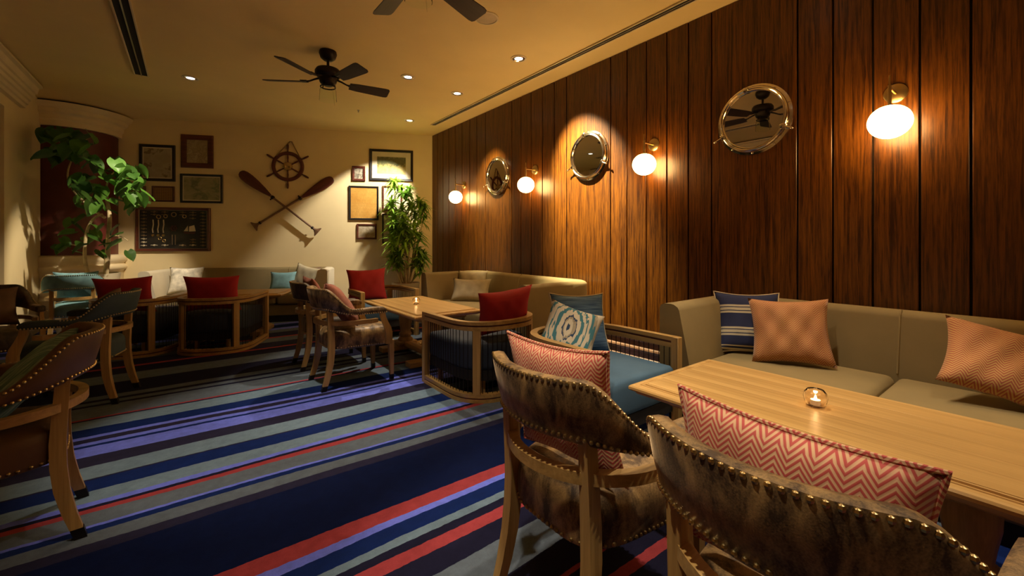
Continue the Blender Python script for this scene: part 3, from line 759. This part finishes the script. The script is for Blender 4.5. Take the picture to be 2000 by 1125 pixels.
# ------------------------------------------------------------------ tables
TZ = .57
def table(label, loc, rz):
    t = thing('lounge_table', label, 'table', loc, rz, 'oak trestle tables')
    W_, L_ = .76, 1.44
    top = MB()
    def rect(k, z): return [(-W_ / 2 + k, -L_ / 2 + k, z), (W_ / 2 - k, -L_ / 2 + k, z), (W_ / 2 - k, L_ / 2 - k, z), (-W_ / 2 + k, L_ / 2 - k, z)]
    lv = [(.05, TZ - .052), (.03, TZ - .050), (.022, TZ - .040), (.008, TZ - .034), (.0, TZ - .026), (.0, TZ - .016), (.006, TZ - .009), (.016, TZ - .006), (.036, TZ - .006), (.038, TZ - .009), (.042, TZ - .009), (.044, TZ - .005), (.05, TZ - .005), (.052, TZ - .008), (.056, TZ - .008), (.058, TZ - .001), (.062, TZ)]
    top.rings([rect(k, z) for k, z in lv]).build('table_top', 'oak_top', t, smooth=False)
    pw = (W_ - .128) / 5
    for i in range(5):
        x = -W_ / 2 + .064 + pw * (i + .5)
        MB().box((0, 0, 0), (pw - .0012, L_ - .128, .006), .0008, 1).build('plank', 'oak_top', t, (x, 0, TZ - .001), smooth=False)
    MB().box((0, 0, TZ - .07), (W_ - .22, L_ - .3, .04), .004, 1).build('under_frame', 'oak_x', t)
    for sg in (-1, 1):
        y = .375 * sg
        MB().lathe([(.001, .10), (.085, .10), (.088, .115), (.080, .13), (.062, .145), (.066, .16), (.075, .175), (.070, .19), (.056, .205), (.062, .25), (.074, .32), (.076, .37), (.066, .42), (.052, .445), (.066, .455), (.068, .47), (.06, .485), (.08, .50), (.001, .50)], 28, (0, y, 0)).build('pedestal', 'oak', t, ang=60)
        MB().box((0, y, .030), (.60, .13, .055), .008, 2).build('foot', 'oak_x', t)
        MB().box((0, y, .08), (.22, .18, .045), .008, 2).build('pedestal_block', 'oak_x', t)
    MB().box((0, 0, .075), (.10, .62, .05), .008, 2).build('stretcher', 'oak_top', t)
    return t
tb1 = table('oak lounge table nearest the camera with a lit candle glass', (2.075, .565, 0), 0)
dup(tb1, (2.035, 4.37, 0), 0, 'oak lounge table in the middle of the room with a lit candle glass')
x_, y_ = rn(-2.45, 6.605); dup(tb1, (x_, y_, 0), WROT + PI / 2, 'oak lounge table behind the two slatted tub chairs seen from behind')

def candle(label, x, y):
    c = thing('candle_holder', label, 'candle', (x, y, TZ + .0022), 0, 'glass votive candles')
    MB().lathe([(.0005, .0), (.024, .0), (.030, .004), (.040, .022), (.043, .040), (.039, .058), (.029, .071), (.025, .072), (.034, .057), (.0385, .040), (.035, .024), (.026, .010), (.0005, .009)], 24).build('glass', 'glass', c)
    MB().lathe([(.0005, .010), (.018, .010), (.018, .028), (.0005, .027)], 16).build('wax', 'wax', c)
    MB().lathe([(.0003, .028), (.004, .031), (.0055, .035), (.0035, .041), (.0003, .047)], 8).build('flame', 'flame', c)
    ld = bpy.data.lights.new('candle_light', 'POINT'); ld.energy = .35; ld.color = (1, .6, .28); ld.shadow_soft_size = .01
    o = bpy.data.objects.new('candle_light', ld); COL.objects.link(o); o.parent = c; o.location = (0, 0, .06)
    return c
candle('lit candle in round faceted glass on the nearest table', 2.065, .625)
candle('lit candle in round glass on the middle table', 2.0, 4.37)

# ------------------------------------------------------------------ cushions
def pillow(label, mat, loc, yaw, tilt=15, roll=0, w=.45, h=.45, t=.14, cord=None, name='cushion', group='loose cushions', pinch=.11, wr=0, seed=0):
    rnd = random.Random(seed)
    n = 18
    ph = [rnd.uniform(0, 6.28) for _ in range(4)]
    def pt(u, v, sg):
        e = max(0, (1 - u ** 4) * (1 - v ** 4)) ** .55
        x = w / 2 * u * (1 - pinch * (1 - v * v)); z = h / 2 * v * (1 - pinch * (1 - u * u))
        wrk = wr * e * (math.sin(9 * u + 5 * v + ph[0]) * .5 + math.sin(6 * v - 11 * u + ph[1]) * .5)
        th = t / 2 * e * (1 - .12 * u * u) + wrk
        return (x, sg * th, h / 2 + z)
    us = [-1 + 2 * i / n for i in range(n + 1)]
    vs = [pt(u, v, -1) for v in us for u in us] + [pt(u, v, 1) for v in us for u in us]
    m1 = n + 1; off = m1 * m1; fs = []
    for j in range(n):
        for i in range(n):
            a = j * m1 + i
            fs.append((a, a + 1, a + m1 + 1, a + m1)); fs.append((off + a, off + a + m1, off + a + m1 + 1, off + a + 1))
    mb = MB().add(vs, fs)
    me = mb.mesh(name, mat, ang=180)
    bm = bmesh.new(); bm.from_mesh(me); bmesh.ops.remove_doubles(bm, verts=bm.verts, dist=1e-5); bmesh.ops.recalc_face_normals(bm, faces=bm.faces); bm.to_mesh(me); bm.free()
    o = put(name, me)
    M = Matrix.Translation(loc) @ Matrix.Rotation(R(yaw), 4, 'Z') @ Matrix.Rotation(-R(tilt), 4, 'X') @ Matrix.Translation((0, 0, h / 2)) @ Matrix.Rotation(R(roll), 4, 'Y') @ Matrix.Translation((0, 0, -h / 2))
    o.matrix_world = M
    tag(o, label, 'cushion', group)
    if cord:
        ring = [pt(u, -1, 1) for u in us[:-1]] + [pt(1, v, 1) for v in us[:-1]] + [pt(-u, 1, 1) for u in us[:-1]] + [pt(-1, -v, 1) for v in us[:-1]]
        MB().tube(ring, .0055, 6, True).build('piping', cord, o)
    return o
SEAT = .452
# nearest sofa
pillow('navy and cream striped cushion in the corner of the nearest sofa', 'stripe_fabric', (3.20, 1.365, SEAT), -56, 22, 0, .44, .46, .12, 'cream_cord', wr=.004)
pillow('coral herringbone cushion leaning on the striped cushion, nearest sofa', 'herring_peach', (3.12, 1.08, SEAT), -66, 22, -3, .47, .45, .14, wr=.013, seed=3)
pillow('slumped coral herringbone cushion at the right edge, nearest sofa', 'herring_peach', (3.10, .10, SEAT + .035), -62, 44, 20, .48, .44, .15, wr=.013, seed=5)
# middle sofa
pillow('square beige cushion in the far corner of the middle sofa', 'sage_linen', (3.235, 5.19, SEAT), -40, 20, 0, .44, .42, .13, wr=.005)
pillow('beige lumbar cushion in front of the square one, middle sofa', 'sage_linen', (3.05, 4.95, SEAT), -48, 24, 0, .56, .33, .13, wr=.005, seed=2)
# far sofa
x_, y_ = rn(-3.50, 7.62); pillow('white cushion with dark abstract print on the far sofa', 'white_print', (x_, y_, SEAT), -16, 18, 0, .46, .44, .12, wr=.004)
x_, y_ = rn(-1.82, 7.70); pillow('grey beige cushion at the right end of the far sofa', 'sage_linen', (x_, y_, SEAT + .02), -44, 18, 14, .44, .42, .12, wr=.004)
x_, y_ = rn(-1.745, 7.83); pillow('dark brown cushion behind the grey beige one on the far sofa', 'brown_fabric', (x_, y_, SEAT), -36, 12, 0, .36, .40, .10)
x_, y_ = rn(-2.12, 7.66); pillow('small teal cushion near the right end of the far sofa', 'teal_fabric', (x_, y_, SEAT), -24, 20, 0, .40, .34, .11)
# tub chairs
pillow('denim blue cushion with cream piping in the nearest tub chair', 'denim_slub', (2.245, 2.08, SEAT + .005), -14, 17, 3, .46, .44, .13, 'cream_cord', wr=.004)
pillow('cream and teal ikat cushion in the nearest tub chair', 'ikat', (1.99, 1.96, SEAT + .03), -40, 30, 20, .38, .38, .12, wr=.004)
pillow('dark red cushion in the middle tub chair with its back to camera', 'red_velvet', (2.16, 2.985, SEAT + .02), 176, 16, 5, .54, .41, .15, wr=.006)
pillow('bright red cushion in the far tub chair of the middle table', 'red_velvet', (1.93, 5.78, SEAT + .005), -14, 18, -2, .52, .46, .14, wr=.005, seed=4)
x_, y_ = rn(-2.28, 5.62); pillow('dark red cushion in the right tub chair of the far left pair', 'red_velvet', (x_, y_, SEAT + .005), 156, 8, 0, .58, .42, .14, wr=.005, seed=7)
x_, y_ = rn(-3.16, 5.64); pillow('dark red cushion in the left tub chair of the far left pair', 'red_velvet', (x_, y_, SEAT + .005), 156, 8, 2, .58, .42, .14, wr=.005, seed=8)
# armchairs
CS = .512
pillow('coral herringbone cushion in the nearest left brown armchair', 'herring_coral', (1.03, 1.03, CS), 92, 10, 2, .47, .42, .11, 'herring_coral', wr=.004, seed=1)
pillow('coral herringbone cushion in the armchair cut off by the bottom corner', 'herring_coral', (1.0, .352, CS), 88, 4, -1, .48, .375, .12, 'herring_coral', wr=.004, seed=2)
pillow('rust coloured cushion leaning in the side view armchair, middle table', 'rust_fabric', (1.20, 3.92, CS), 82, 34, 8, .42, .46, .15, wr=.005)
pillow('rust and cream cushion in the dark half hidden armchair', 'rust_fabric', (1.10, 4.70, CS), 90, 20, 0, .42, .42, .11, wr=.005)
pillow('teal striped cushion in the left edge leather armchair', 'teal_stripe', (-.705, 2.71, CS), -84, 42, 10, .44, .42, .12, wr=.005)
pillow('brown cushion in the dark grey green armchair', 'brown_fabric', (-.685, 4.69, CS), -94, 30, 8, .42, .40, .11, wr=.004)
pillow('brown cushion in the armchair at the left edge', 'brown_fabric', (-1.42, 5.68, CS), 18, 20, 0, .42, .36, .11, wr=.004)
pillow('pale teal cushion in the teal armchair', 'teal_fabric', (-1.12, 7.62, CS), 174, 16, 0, .42, .40, .11, wr=.005)

# ------------------------------------------------------------------ pictures and nautical decor on the picture wall
def wallthing(name, label, cat, s, z, group=None, off=.002):
    x, y = bw(s, off); return thing(name, label, cat, (x, y, z), WROT, group)
def picture(label, s0, s1, z0, z1, fmat, fw, artm, mat_w=0, dp=.028, group='framed pictures'):
    w_, h_ = abs(s0 - s1), z1 - z0
    p = wallthing('picture', label, 'picture', (s0 + s1) / 2, (z0 + z1) / 2, group)
    fr = MB()
    prof = [(0, 0), (0, -dp * .8), (fw * .2, -dp), (fw * .8, -dp * .85), (fw, -dp * .6), (fw, 0)]
    rs = []
    for sx, sz in ((-1, -1), (1, -1), (1, 1), (-1, 1)):
        rs.append([(sx * (w_ / 2 - a), y, sz * (h_ / 2 - a)) for a, y in prof])
    fr.rings(rs, closed=True).build('frame', fmat, p, smooth=False)
    iw, ih = w_ - 2 * fw, h_ - 2 * fw
    if mat_w:
        MB().box((0, -.006, 0), (iw, .010, ih)).build('mat_board', 'paper_mat', p, smooth=False)
        MB().box((0, 0, 0), (iw - 2 * mat_w, .004, ih - 2 * mat_w)).build('print', artm, p, (0, -.0125, 0), smooth=False)
    else:
        MB().box((0, 0, 0), (iw, .010, ih)).build('print', artm, p, (0, -.006, 0), smooth=False)
    return p
picture('black framed coast chart, upper left of the left group', 4.78, 4.265, 2.287, 2.895, 'black_frame', .045, 'art_coast', .02)
picture('brown wide framed old map, top of the left group', 4.18, 3.70, 2.53, 3.09, 'mahogany', .085, 'art_old', 0)
picture('black framed landscape format island map beside the oars', 4.19, 3.555, 1.935, 2.425, 'black_frame', .035, 'art_chart', .018)
picture('small brown framed grid print under the coast chart', 4.60, 4.275, 1.945, 2.205, 'mahogany', .022, 'art_grid')
picture('small brown framed print half hidden by the large leafed plant', 4.93, 4.69, 1.935, 2.20, 'mahogany', .022, 'art_small')
picture('large dark framed landscape picture, top of the right group', 1.15, .365, 2.415, 3.0, 'black_frame', .045, 'art_landscape', .09)
picture('smallest wooden framed ship picture in the right group', 1.455, 1.225, 2.395, 2.67, 'mahogany', .042, 'art_ship', .0)
picture('dark framed orange certificate in the right group', 1.51, .99, 1.68, 2.305, 'black_frame', .032, 'art_document')
picture('brightly lit wooden framed picture behind the top of the plant', .925, .565, 1.86, 2.32, 'mahogany', .03, 'art_plain', .05)
picture('thin dark framed picture behind the middle of the plant', .925, .52, 1.25, 1.80, 'black_frame', .022, 'art_plain', .04)
picture('small wooden framed sketch at the bottom of the right group', 1.375, 1.025, 1.325, 1.605, 'mahogany', .03, 'art_sketch')

# knot board
kb = wallthing('knot_board', 'dark framed display board of sailor knots and a small ship', 'picture', 4.282, 1.482, None)
w_, h_ = 1.08, .735
rs = []
for sx, sz in ((-1, -1), (1, -1), (1, 1), (-1, 1)):
    rs.append([(sx * (w_ / 2 - a), y, sz * (h_ / 2 - a)) for a, y in [(0, 0), (0, -.04), (.01, -.05), (.035, -.046), (.042, -.03), (.042, 0)]])
MB().rings(rs, closed=True).build('frame', 'mahogany', kb, smooth=False)
rs = []
for sx, sz in ((-1, -1), (1, -1), (1, 1), (-1, 1)):
    rs.append([(sx * (w_ / 2 - a), y, sz * (h_ / 2 - a)) for a, y in [(.044, -.012), (.044, -.034), (.048, -.036), (.050, -.034), (.050, -.012)]])
MB().rings(rs, closed=True).build('inner_line', 'metal_grey', kb, smooth=False)
MB().box((0, -.008, 0), (w_ - .09, .012, h_ - .09)).build('backing', 'board_black', kb, smooth=False)
rnd = random.Random(11)
def knot(x, z, ln, mat='rope'):
    k = MB(); pts = []
    fq = rnd.choice((2, 3)); am = rnd.uniform(.006, .014)
    for i in range(13):
        t = i / 12 - .5
        pts.append((x + t * ln, -.020 - .004 * math.cos(fq * 6.28 * t), z + am * math.sin(fq * 6.28 * t) * math.exp(-12 * t * t)))
    k.tube(pts, .0055, 5)
    k.tube([(x + .012 * math.cos(a * .7), -.022, z + .012 * math.sin(a * .7)) for a in range(9)], .005, 5, True)
    k.build('knot', mat, kb)
for i in range(11):
    z = .285 - i * .0555
    knot(-.43, z, .085, 'cream_cord' if i > 7 else 'rope'); knot(.43, z, .085, 'rope')
for x in (-.28, -.13, .13, .28):
    for z in (.29, .245, -.265): knot(x, z, .10, 'rope' if z > 0 else 'cream_cord')
for x in (.28,):
    for z in (.19, -.17, -.215): knot(x, z, .09)
# rope hangers, wheel, blocks and ship on the board
for i, x in enumerate((-.30, -.225, -.15)):
    MB().tube([(x, -.02, .16), (x + .006, -.022, .08), (x - .006, -.022, .0), (x, -.02, -.06)], .009, 6).build('rope_hank', 'cream_cord', kb)
    MB().lathe([(.001, 0), (.022, 0), (.022, .014), (.010, .018), (.001, .018)], 10, (x, -.014, -.10), 'Y').build('block', 'brass', kb)
for x, z, r in ((-.22, .21, .03), (-.12, .22, .026), (.155, .22, .026), (0, .25, .035), (-.20, -.15, .024), (-.14, -.19, .022)):
    MB().tube([(x + r * math.cos(a * PI / 6), -.02, z + r * math.sin(a * PI / 6)) for a in range(12)], .007, 6, True).build('ring_fitting', 'brass', kb)
mw = MB().tube([(.04 * math.cos(a * PI / 8), -.022, .02 + .04 * math.sin(a * PI / 8)) for a in range(16)], .006, 6, True)
for a in range(3): mw.tube([(.062 * math.cos(a * PI / 3), -.022, .02 + .062 * math.sin(a * PI / 3)), (-.062 * math.cos(a * PI / 3), -.022, .02 - .062 * math.sin(a * PI / 3))], .004, 5)
mw.build('small_wheel', 'mahogany', kb)
for x in (-.022, .022): MB().tube([(x, -.02, -.09), (x, -.02, -.26)], [.010, .005], 6).build('marlinspike', 'metal_grey', kb)
def flat(poly, y0, y1):
    return MB().rings([[(x, y0, z) for x, z in poly], [(x, y1, z) for x, z in poly]])
flat([(.145, -.03), (.205, .065), (.208, -.03)], -.018, -.022).build('sail', 'cream_cord', kb, smooth=False)
flat([(.222, -.035), (.226, .05), (.30, .075), (.322, -.03)], -.018, -.022).build('sail', 'cream_cord', kb, smooth=False)
flat([(.14, -.045), (.325, -.045), (.30, -.075), (.16, -.07)], -.016, -.026).build('hull', 'mahogany', kb, smooth=False)

# ship's wheel on a rope
wh = wallthing('ship_wheel', "small dark wooden ship's wheel hanging from a rope loop", 'decoration', 2.53, 2.615)
MB().lathe([(.205, .008), (.262, .008), (.266, .014), (.262, .032), (.25, .038), (.217, .038), (.205, .032)], 40, (0, 0, 0), 'Y', True).build('rim', 'mahogany', wh)
MB().lathe([(.001, .008), (.075, .008), (.078, .02), (.07, .04), (.03, .046), (.001, .046)], 24, (0, 0, 0), 'Y').build('hub', 'brass', wh)
for x in (-.045, .04): MB().lathe([(.001, .04), (.028, .04), (.026, .05), (.012, .058), (.001, .06)], 14, (x, 0, -.01), 'Y').build('brass_boss', 'brass', wh)
for k in range(6):
    a = PI / 2 + k * PI / 3; ca, sa = math.cos(a), math.sin(a)
    rr_ = [.06, .12, .15, .205, .265, .29, .31, .35, .385, .395]; rd = [.012, .012, .016, .012, .014, .012, .016, .018, .015, .006]
    MB().tube([(r * ca, -.024, r * sa) for r in rr_], rd, 8).build('spoke', 'mahogany', wh)
MB().tube([(-.18, -.035, .18), (.035, -.010, .445), (.06, -.010, .445), (.20, -.035, .165)], .009, 6).build('rope_loop', 'rope', wh)

def oar(label, a, b2, off, mat2, roll=0):
    # a = blade end (s,z), b2 = grip end
    cx_, cz_ = (a[0] + b2[0]) / 2, (a[1] + b2[1]) / 2
    o = wallthing('oar', label, 'oar', cx_, cz_, 'crossed oars')
    dx, dz = -(a[0] - b2[0]), a[1] - b2[1]; ln = math.hypot(dx, dz); ang = math.atan2(dz, dx)
    # local: along +x to blade end; rotate about y
    def part(mb, name, mat): return mb.build(name, mat, o, (0, 0, 0), (0, -ang, 0), ang=50)
    h = ln / 2; y0 = -off
    sh = MB().tube([(-h + .06, y0, 0), (.12, y0, 0), (h - .62, y0, 0)], [.017, .018, .020], 10); part(sh, 'shaft', mat2)
    rs = []
    for t, wd, th in ((0, .03, .036), (.08, .055, .034), (.25, .10, .028), (.5, .145, .024), (.7, .165, .022), (.85, .158, .020), (.94, .128, .018), (.985, .08, .016), (1, .02, .012)):
        x = h - .64 + .64 * t
        rs.append([(x, y0 + th / 2 * math.sin(k * PI / 6), wd / 2 * 1.06 * math.cos(k * PI / 6)) for k in range(12)])
    part(MB().rings(rs), 'blade', 'mahogany')
    part(MB().tube([(h - .69, y0, 0), (h - .645, y0, 0)], .030, 10).tube([(h - .665, y0, -.03), (h - .665, y0, .06)], .012, 8), 'collar', 'bronze_dark')
    part(MB().tube([(-h + .095, y0, 0), (-h + .125, y0, 0)], .026, 10), 'grip_collar', 'bronze_dark')
    rs = []
    for x, wd in ((-h + .10, .035), (-h + .06, .05), (-h + .03, .10), (-h, .19), (-h - .015, .19)):
        rs.append([(x, y0 + .015 * math.sin(k * PI / 4 + .39), wd / 2 * math.cos(k * PI / 4 + .39)) for k in range(8)])
    part(MB().rings(rs), 'grip', mat2)
    return o
oar('wooden oar with its blade up on the left, crossed in front', (3.27, 2.475), (2.03, 1.455), .085, 'oar_wood')
oar('wooden oar with its blade up on the right, crossed behind', (1.775, 2.425), (3.06, 1.545), .038, 'oar_wood')

# ------------------------------------------------------------------ plants
# dracaena by the corner
dx_, dy_ = 3.06, 7.12
dr = thing('dracaena', 'bushy green dracaena with strap leaves against the picture wall', 'plant', (dx_, dy_, 0))
MB().lathe([(.001, 0), (.19, 0), (.20, .02), (.235, .50), (.245, .55), (.225, .55), (.215, .515), (.001, .515)], 32).build('pot', 'planter_cream', dr)
MB().lathe([(.001, .516), (.214, .516), (.18, .535), (.001, .545)], 24).build('soil', 'terracotta', dr)
rnd = random.Random(5)
cl = MB()
for k in range(64):
    th = k * 2.399 + rnd.uniform(-.3, .3); el = rnd.uniform(-.35, 1.25); ln = rnd.uniform(.15, .26); wd = rnd.uniform(.015, .022)
    d = Vector((math.cos(th) * math.cos(el), math.sin(th) * math.cos(el), math.sin(el))); sd = Vector((-math.sin(th), math.cos(th), 0))
    z0 = (k / 64 - .5) * .16; base = Vector((0, 0, z0)); pts = []
    for i, (t, ww) in enumerate(((0, .5), (.35, 1), (.7, .8), (1, .05))):
        p = base + d * ln * t + Vector((0, 0, -.10 * t * t * ln / .2))
        up_ = d.cross(sd).normalized() * (.15 * wd * ww)
        pts.append((p - sd * wd * ww, p - up_ , p + sd * wd * ww))
    vs = [tuple(q) for r in pts for q in r]; fs = []
    for i in range(3):
        for j in range(2): fs.append((i * 3 + j, i * 3 + j + 1, i * 3 + j + 4, i * 3 + j + 3))
    cl.add(vs, fs)
clm = cl.mesh('leaf_cluster', 'leaf_dracaena', True, 60)
# cluster spots in camera-plane offsets (right, toward camera, height)
cr_, sr_ = math.cos(YAW), math.sin(YAW)
spots = [(-.20, .02, 2.30), (-.10, -.05, 2.20), (.06, .0, 2.17), (.02, .1, 2.06), (-.24, .06, 1.93), (.25, .0, 1.95), (.33, .05, 1.86), (.12, .05, 1.88), (-.05, .05, 1.84), (-.20, .05, 1.72), (.0, .15, 1.70), (.16, .0, 1.72), (.30, -.05, 1.68), (-.16, .1, 1.55), (.02, .2, 1.55), (.18, .1, 1.52), (-.25, .0, 1.48), (-.05, .15, 1.38), (.12, .18, 1.38), (.25, .05, 1.35), (-.2, .1, 1.28), (.02, .15, 1.22), (-.20, .08, 1.10), (-.08, .12, 1.02), (-.22, .05, .95), (.25, .08, 1.10), (.32, .05, 1.0), (.22, .1, .90), (-.1, .1, .86), (.28, .06, .78)]
for i, (a, f_, z) in enumerate(spots):
    px, py = a * cr_ - f_ * sr_, -a * sr_ - f_ * cr_
    o = put('leaf_cluster', clm, dr, (px, py, z), (rnd.uniform(-.3, .3), rnd.uniform(-.3, .3), rnd.uniform(0, 6.28))); s_ = rnd.uniform(.8, 1.05); o.scale = (s_, s_, s_); o['kind'] = 'stuff'
for i, (a, f_, z) in enumerate(spots[:1] + spots[2:3] + spots[4:8] + spots[10:14:2] + spots[16:20:2] + spots[22:29:2]):
    px, py = a * cr_ - f_ * sr_, -a * sr_ - f_ * cr_
    bx_, by_ = px * .25 + rnd.uniform(-.05, .05), py * .25 + rnd.uniform(-.05, .05)
    MB().tube([(bx_, by_, .53), (lerp(bx_, px, .35), lerp(by_, py, .3), lerp(.53, z, .35)), (lerp(bx_, px, .8), lerp(by_, py, .8), lerp(.53, z, .75)), (px, py, z)], [.014, .012, .010, .007], 7).build('stem', 'bark_pale', dr)

# large-leafed fig
fx, fy = -1.18, 8.42
fg = thing('fig_tree', 'tall indoor fig with bent pale trunks and broad leaves, left corner', 'plant', (fx, fy, 0))
MB().lathe([(.001, 0), (.26, 0), (.275, .02), (.365, .74), (.38, .82), (.355, .82), (.345, .78), (.001, .78)], 36).build('pot', 'planter_cream', fg)
MB().lathe([(.001, .781), (.344, .781), (.2, .79), (.001, .795)], 24).build('soil', 'soil', fg)
def fpt(px, py, dd=0):    # point on the plane through the plant, square to the view, from a photo pixel
    d0 = fx * math.sin(YAW) + fy * math.cos(YAW) + dd
    u = (px - 1000) / 823; vv = (475 - py) / 823
    return ((math.sin(YAW) + u * math.cos(YAW)) * d0 - fx, (math.cos(YAW) - u * math.sin(YAW)) * d0 - fy, CAM_H + vv * d0)
trunks = [([(206, 536), (210, 500), (212, 460), (214, 425), (210, 395), (205, 372)], .034, .018), ([(172, 534), (166, 510), (166, 480), (170, 450), (182, 428), (200, 418)], .026, .012),
          ([(205, 425), (180, 408), (150, 380), (133, 350), (135, 325), (148, 300)], .020, .008), ([(205, 375), (215, 345), (232, 330)], .014, .006), ([(166, 480), (140, 478), (118, 475)], .010, .004), ([(212, 460), (236, 462), (250, 470)], .010, .004), ([(148, 300), (130, 285), (105, 272)], .008, .004), ([(148, 300), (165, 275), (180, 268)], .008, .004), ([(232, 330), (260, 345), (275, 360)], .008, .004)]
for k, (pp, r0, r1) in enumerate(trunks):
    p3 = [fpt(a, b2, -.05 + .03 * (k % 3)) for a, b2 in pp]
    if pp[0][1] > 530: p3[0] = (p3[0][0], p3[0][1], .785)
    # smooth
    q = []
    for i in range(len(p3) - 1):
        for t in range(4):
            a0 = p3[max(i - 1, 0)]; a1 = p3[i]; a2 = p3[i + 1]; a3 = p3[min(i + 2, len(p3) - 1)]; t_ = t / 4
            q.append(tuple(.5 * (2 * a1[j] + (a2[j] - a0[j]) * t_ + (2 * a0[j] - 5 * a1[j] + 4 * a2[j] - a3[j]) * t_ * t_ + (3 * a1[j] - a0[j] - 3 * a2[j] + a3[j]) * t_ ** 3) for j in range(3)))
    q.append(p3[-1])
    MB().tube(q, [lerp(r0, r1, i / (len(q) - 1)) for i in range(len(q))], 9).build('trunk' if k < 3 else 'branch', 'bark_pale', fg, ang=80)
def leafmesh(seed):
    rnd2 = random.Random(seed); n = 8; mb = MB(); vs = []; fs = []
    ln = .20
    for i in range(n + 1):
        t = i / n; wd = .088 * math.sin(PI * min(1, (t * .93 + .07)) ** .75) ** .8 if t < 1 else .0
        for j in (-1, -.5, 0, .5, 1):
            vs.append((j * wd, t * ln - .02 * abs(j) * (1 - t) * 1.2, -.05 * t * t + .02 * abs(j) + rnd2.uniform(-.003, .003)))
    for i in range(n):
        for j in range(4): fs.append((i * 5 + j, i * 5 + j + 1, i * 5 + j + 6, i * 5 + j + 5))
    return mb.add(vs, fs).mesh('leaf', 'leaf_fig', True, 60)
lm = [leafmesh(i) for i in range(3)]
rnd = random.Random(21)
lp = [(198, 365, -.25, 1.0, 1), (222, 352, -.15, 1.0, 0), (148, 402, -.1, .9, 0), (140, 436, 0, .95, 0), (146, 452, -.1, .9, 0), (162, 475, -.15, .8, 0), (128, 478, -.1, .9, 0), (145, 492, 0, .8, 0), (232, 440, -.1, .9, 0), (238, 470, -.15, 1.0, 0), (212, 410, -.2, .7, 0), (262, 405, -.1, .8, 0), (252, 380, -.1, .8, 0), (120, 465, -.1, .8, 0), (250, 490, -.05, .8, 0), (195, 490, .05, .9, 0), (180, 450, .1, .9, 0), (208, 345, -.1, .9, 0)]
for _ in range(40): lp.append((rnd.uniform(88, 185), rnd.uniform(250, 310), rnd.uniform(-.65, -.15), rnd.uniform(.8, 1.1), 0))
for _ in range(60): lp.append((rnd.uniform(150, 285), rnd.uniform(305, 400), rnd.uniform(-.6, .0), rnd.uniform(.75, 1.1), 0))
for _ in range(12): lp.append((rnd.uniform(110, 255), rnd.uniform(420, 490), rnd.uniform(-.3, .1), rnd.uniform(.7, 1.0), 0))
for i, (px, py, dd, sc, face) in enumerate(lp):
    p = fpt(px, py, dd)
    o = put('leaf', lm[i % 3], fg, p)
    if face: o.rotation_euler = (R(-70), R(10), R(-20))
    else: o.rotation_euler = (rnd.uniform(-1.1, .1), rnd.uniform(-.5, .5), rnd.uniform(0, 6.28))
    o.scale = (sc, sc, sc)
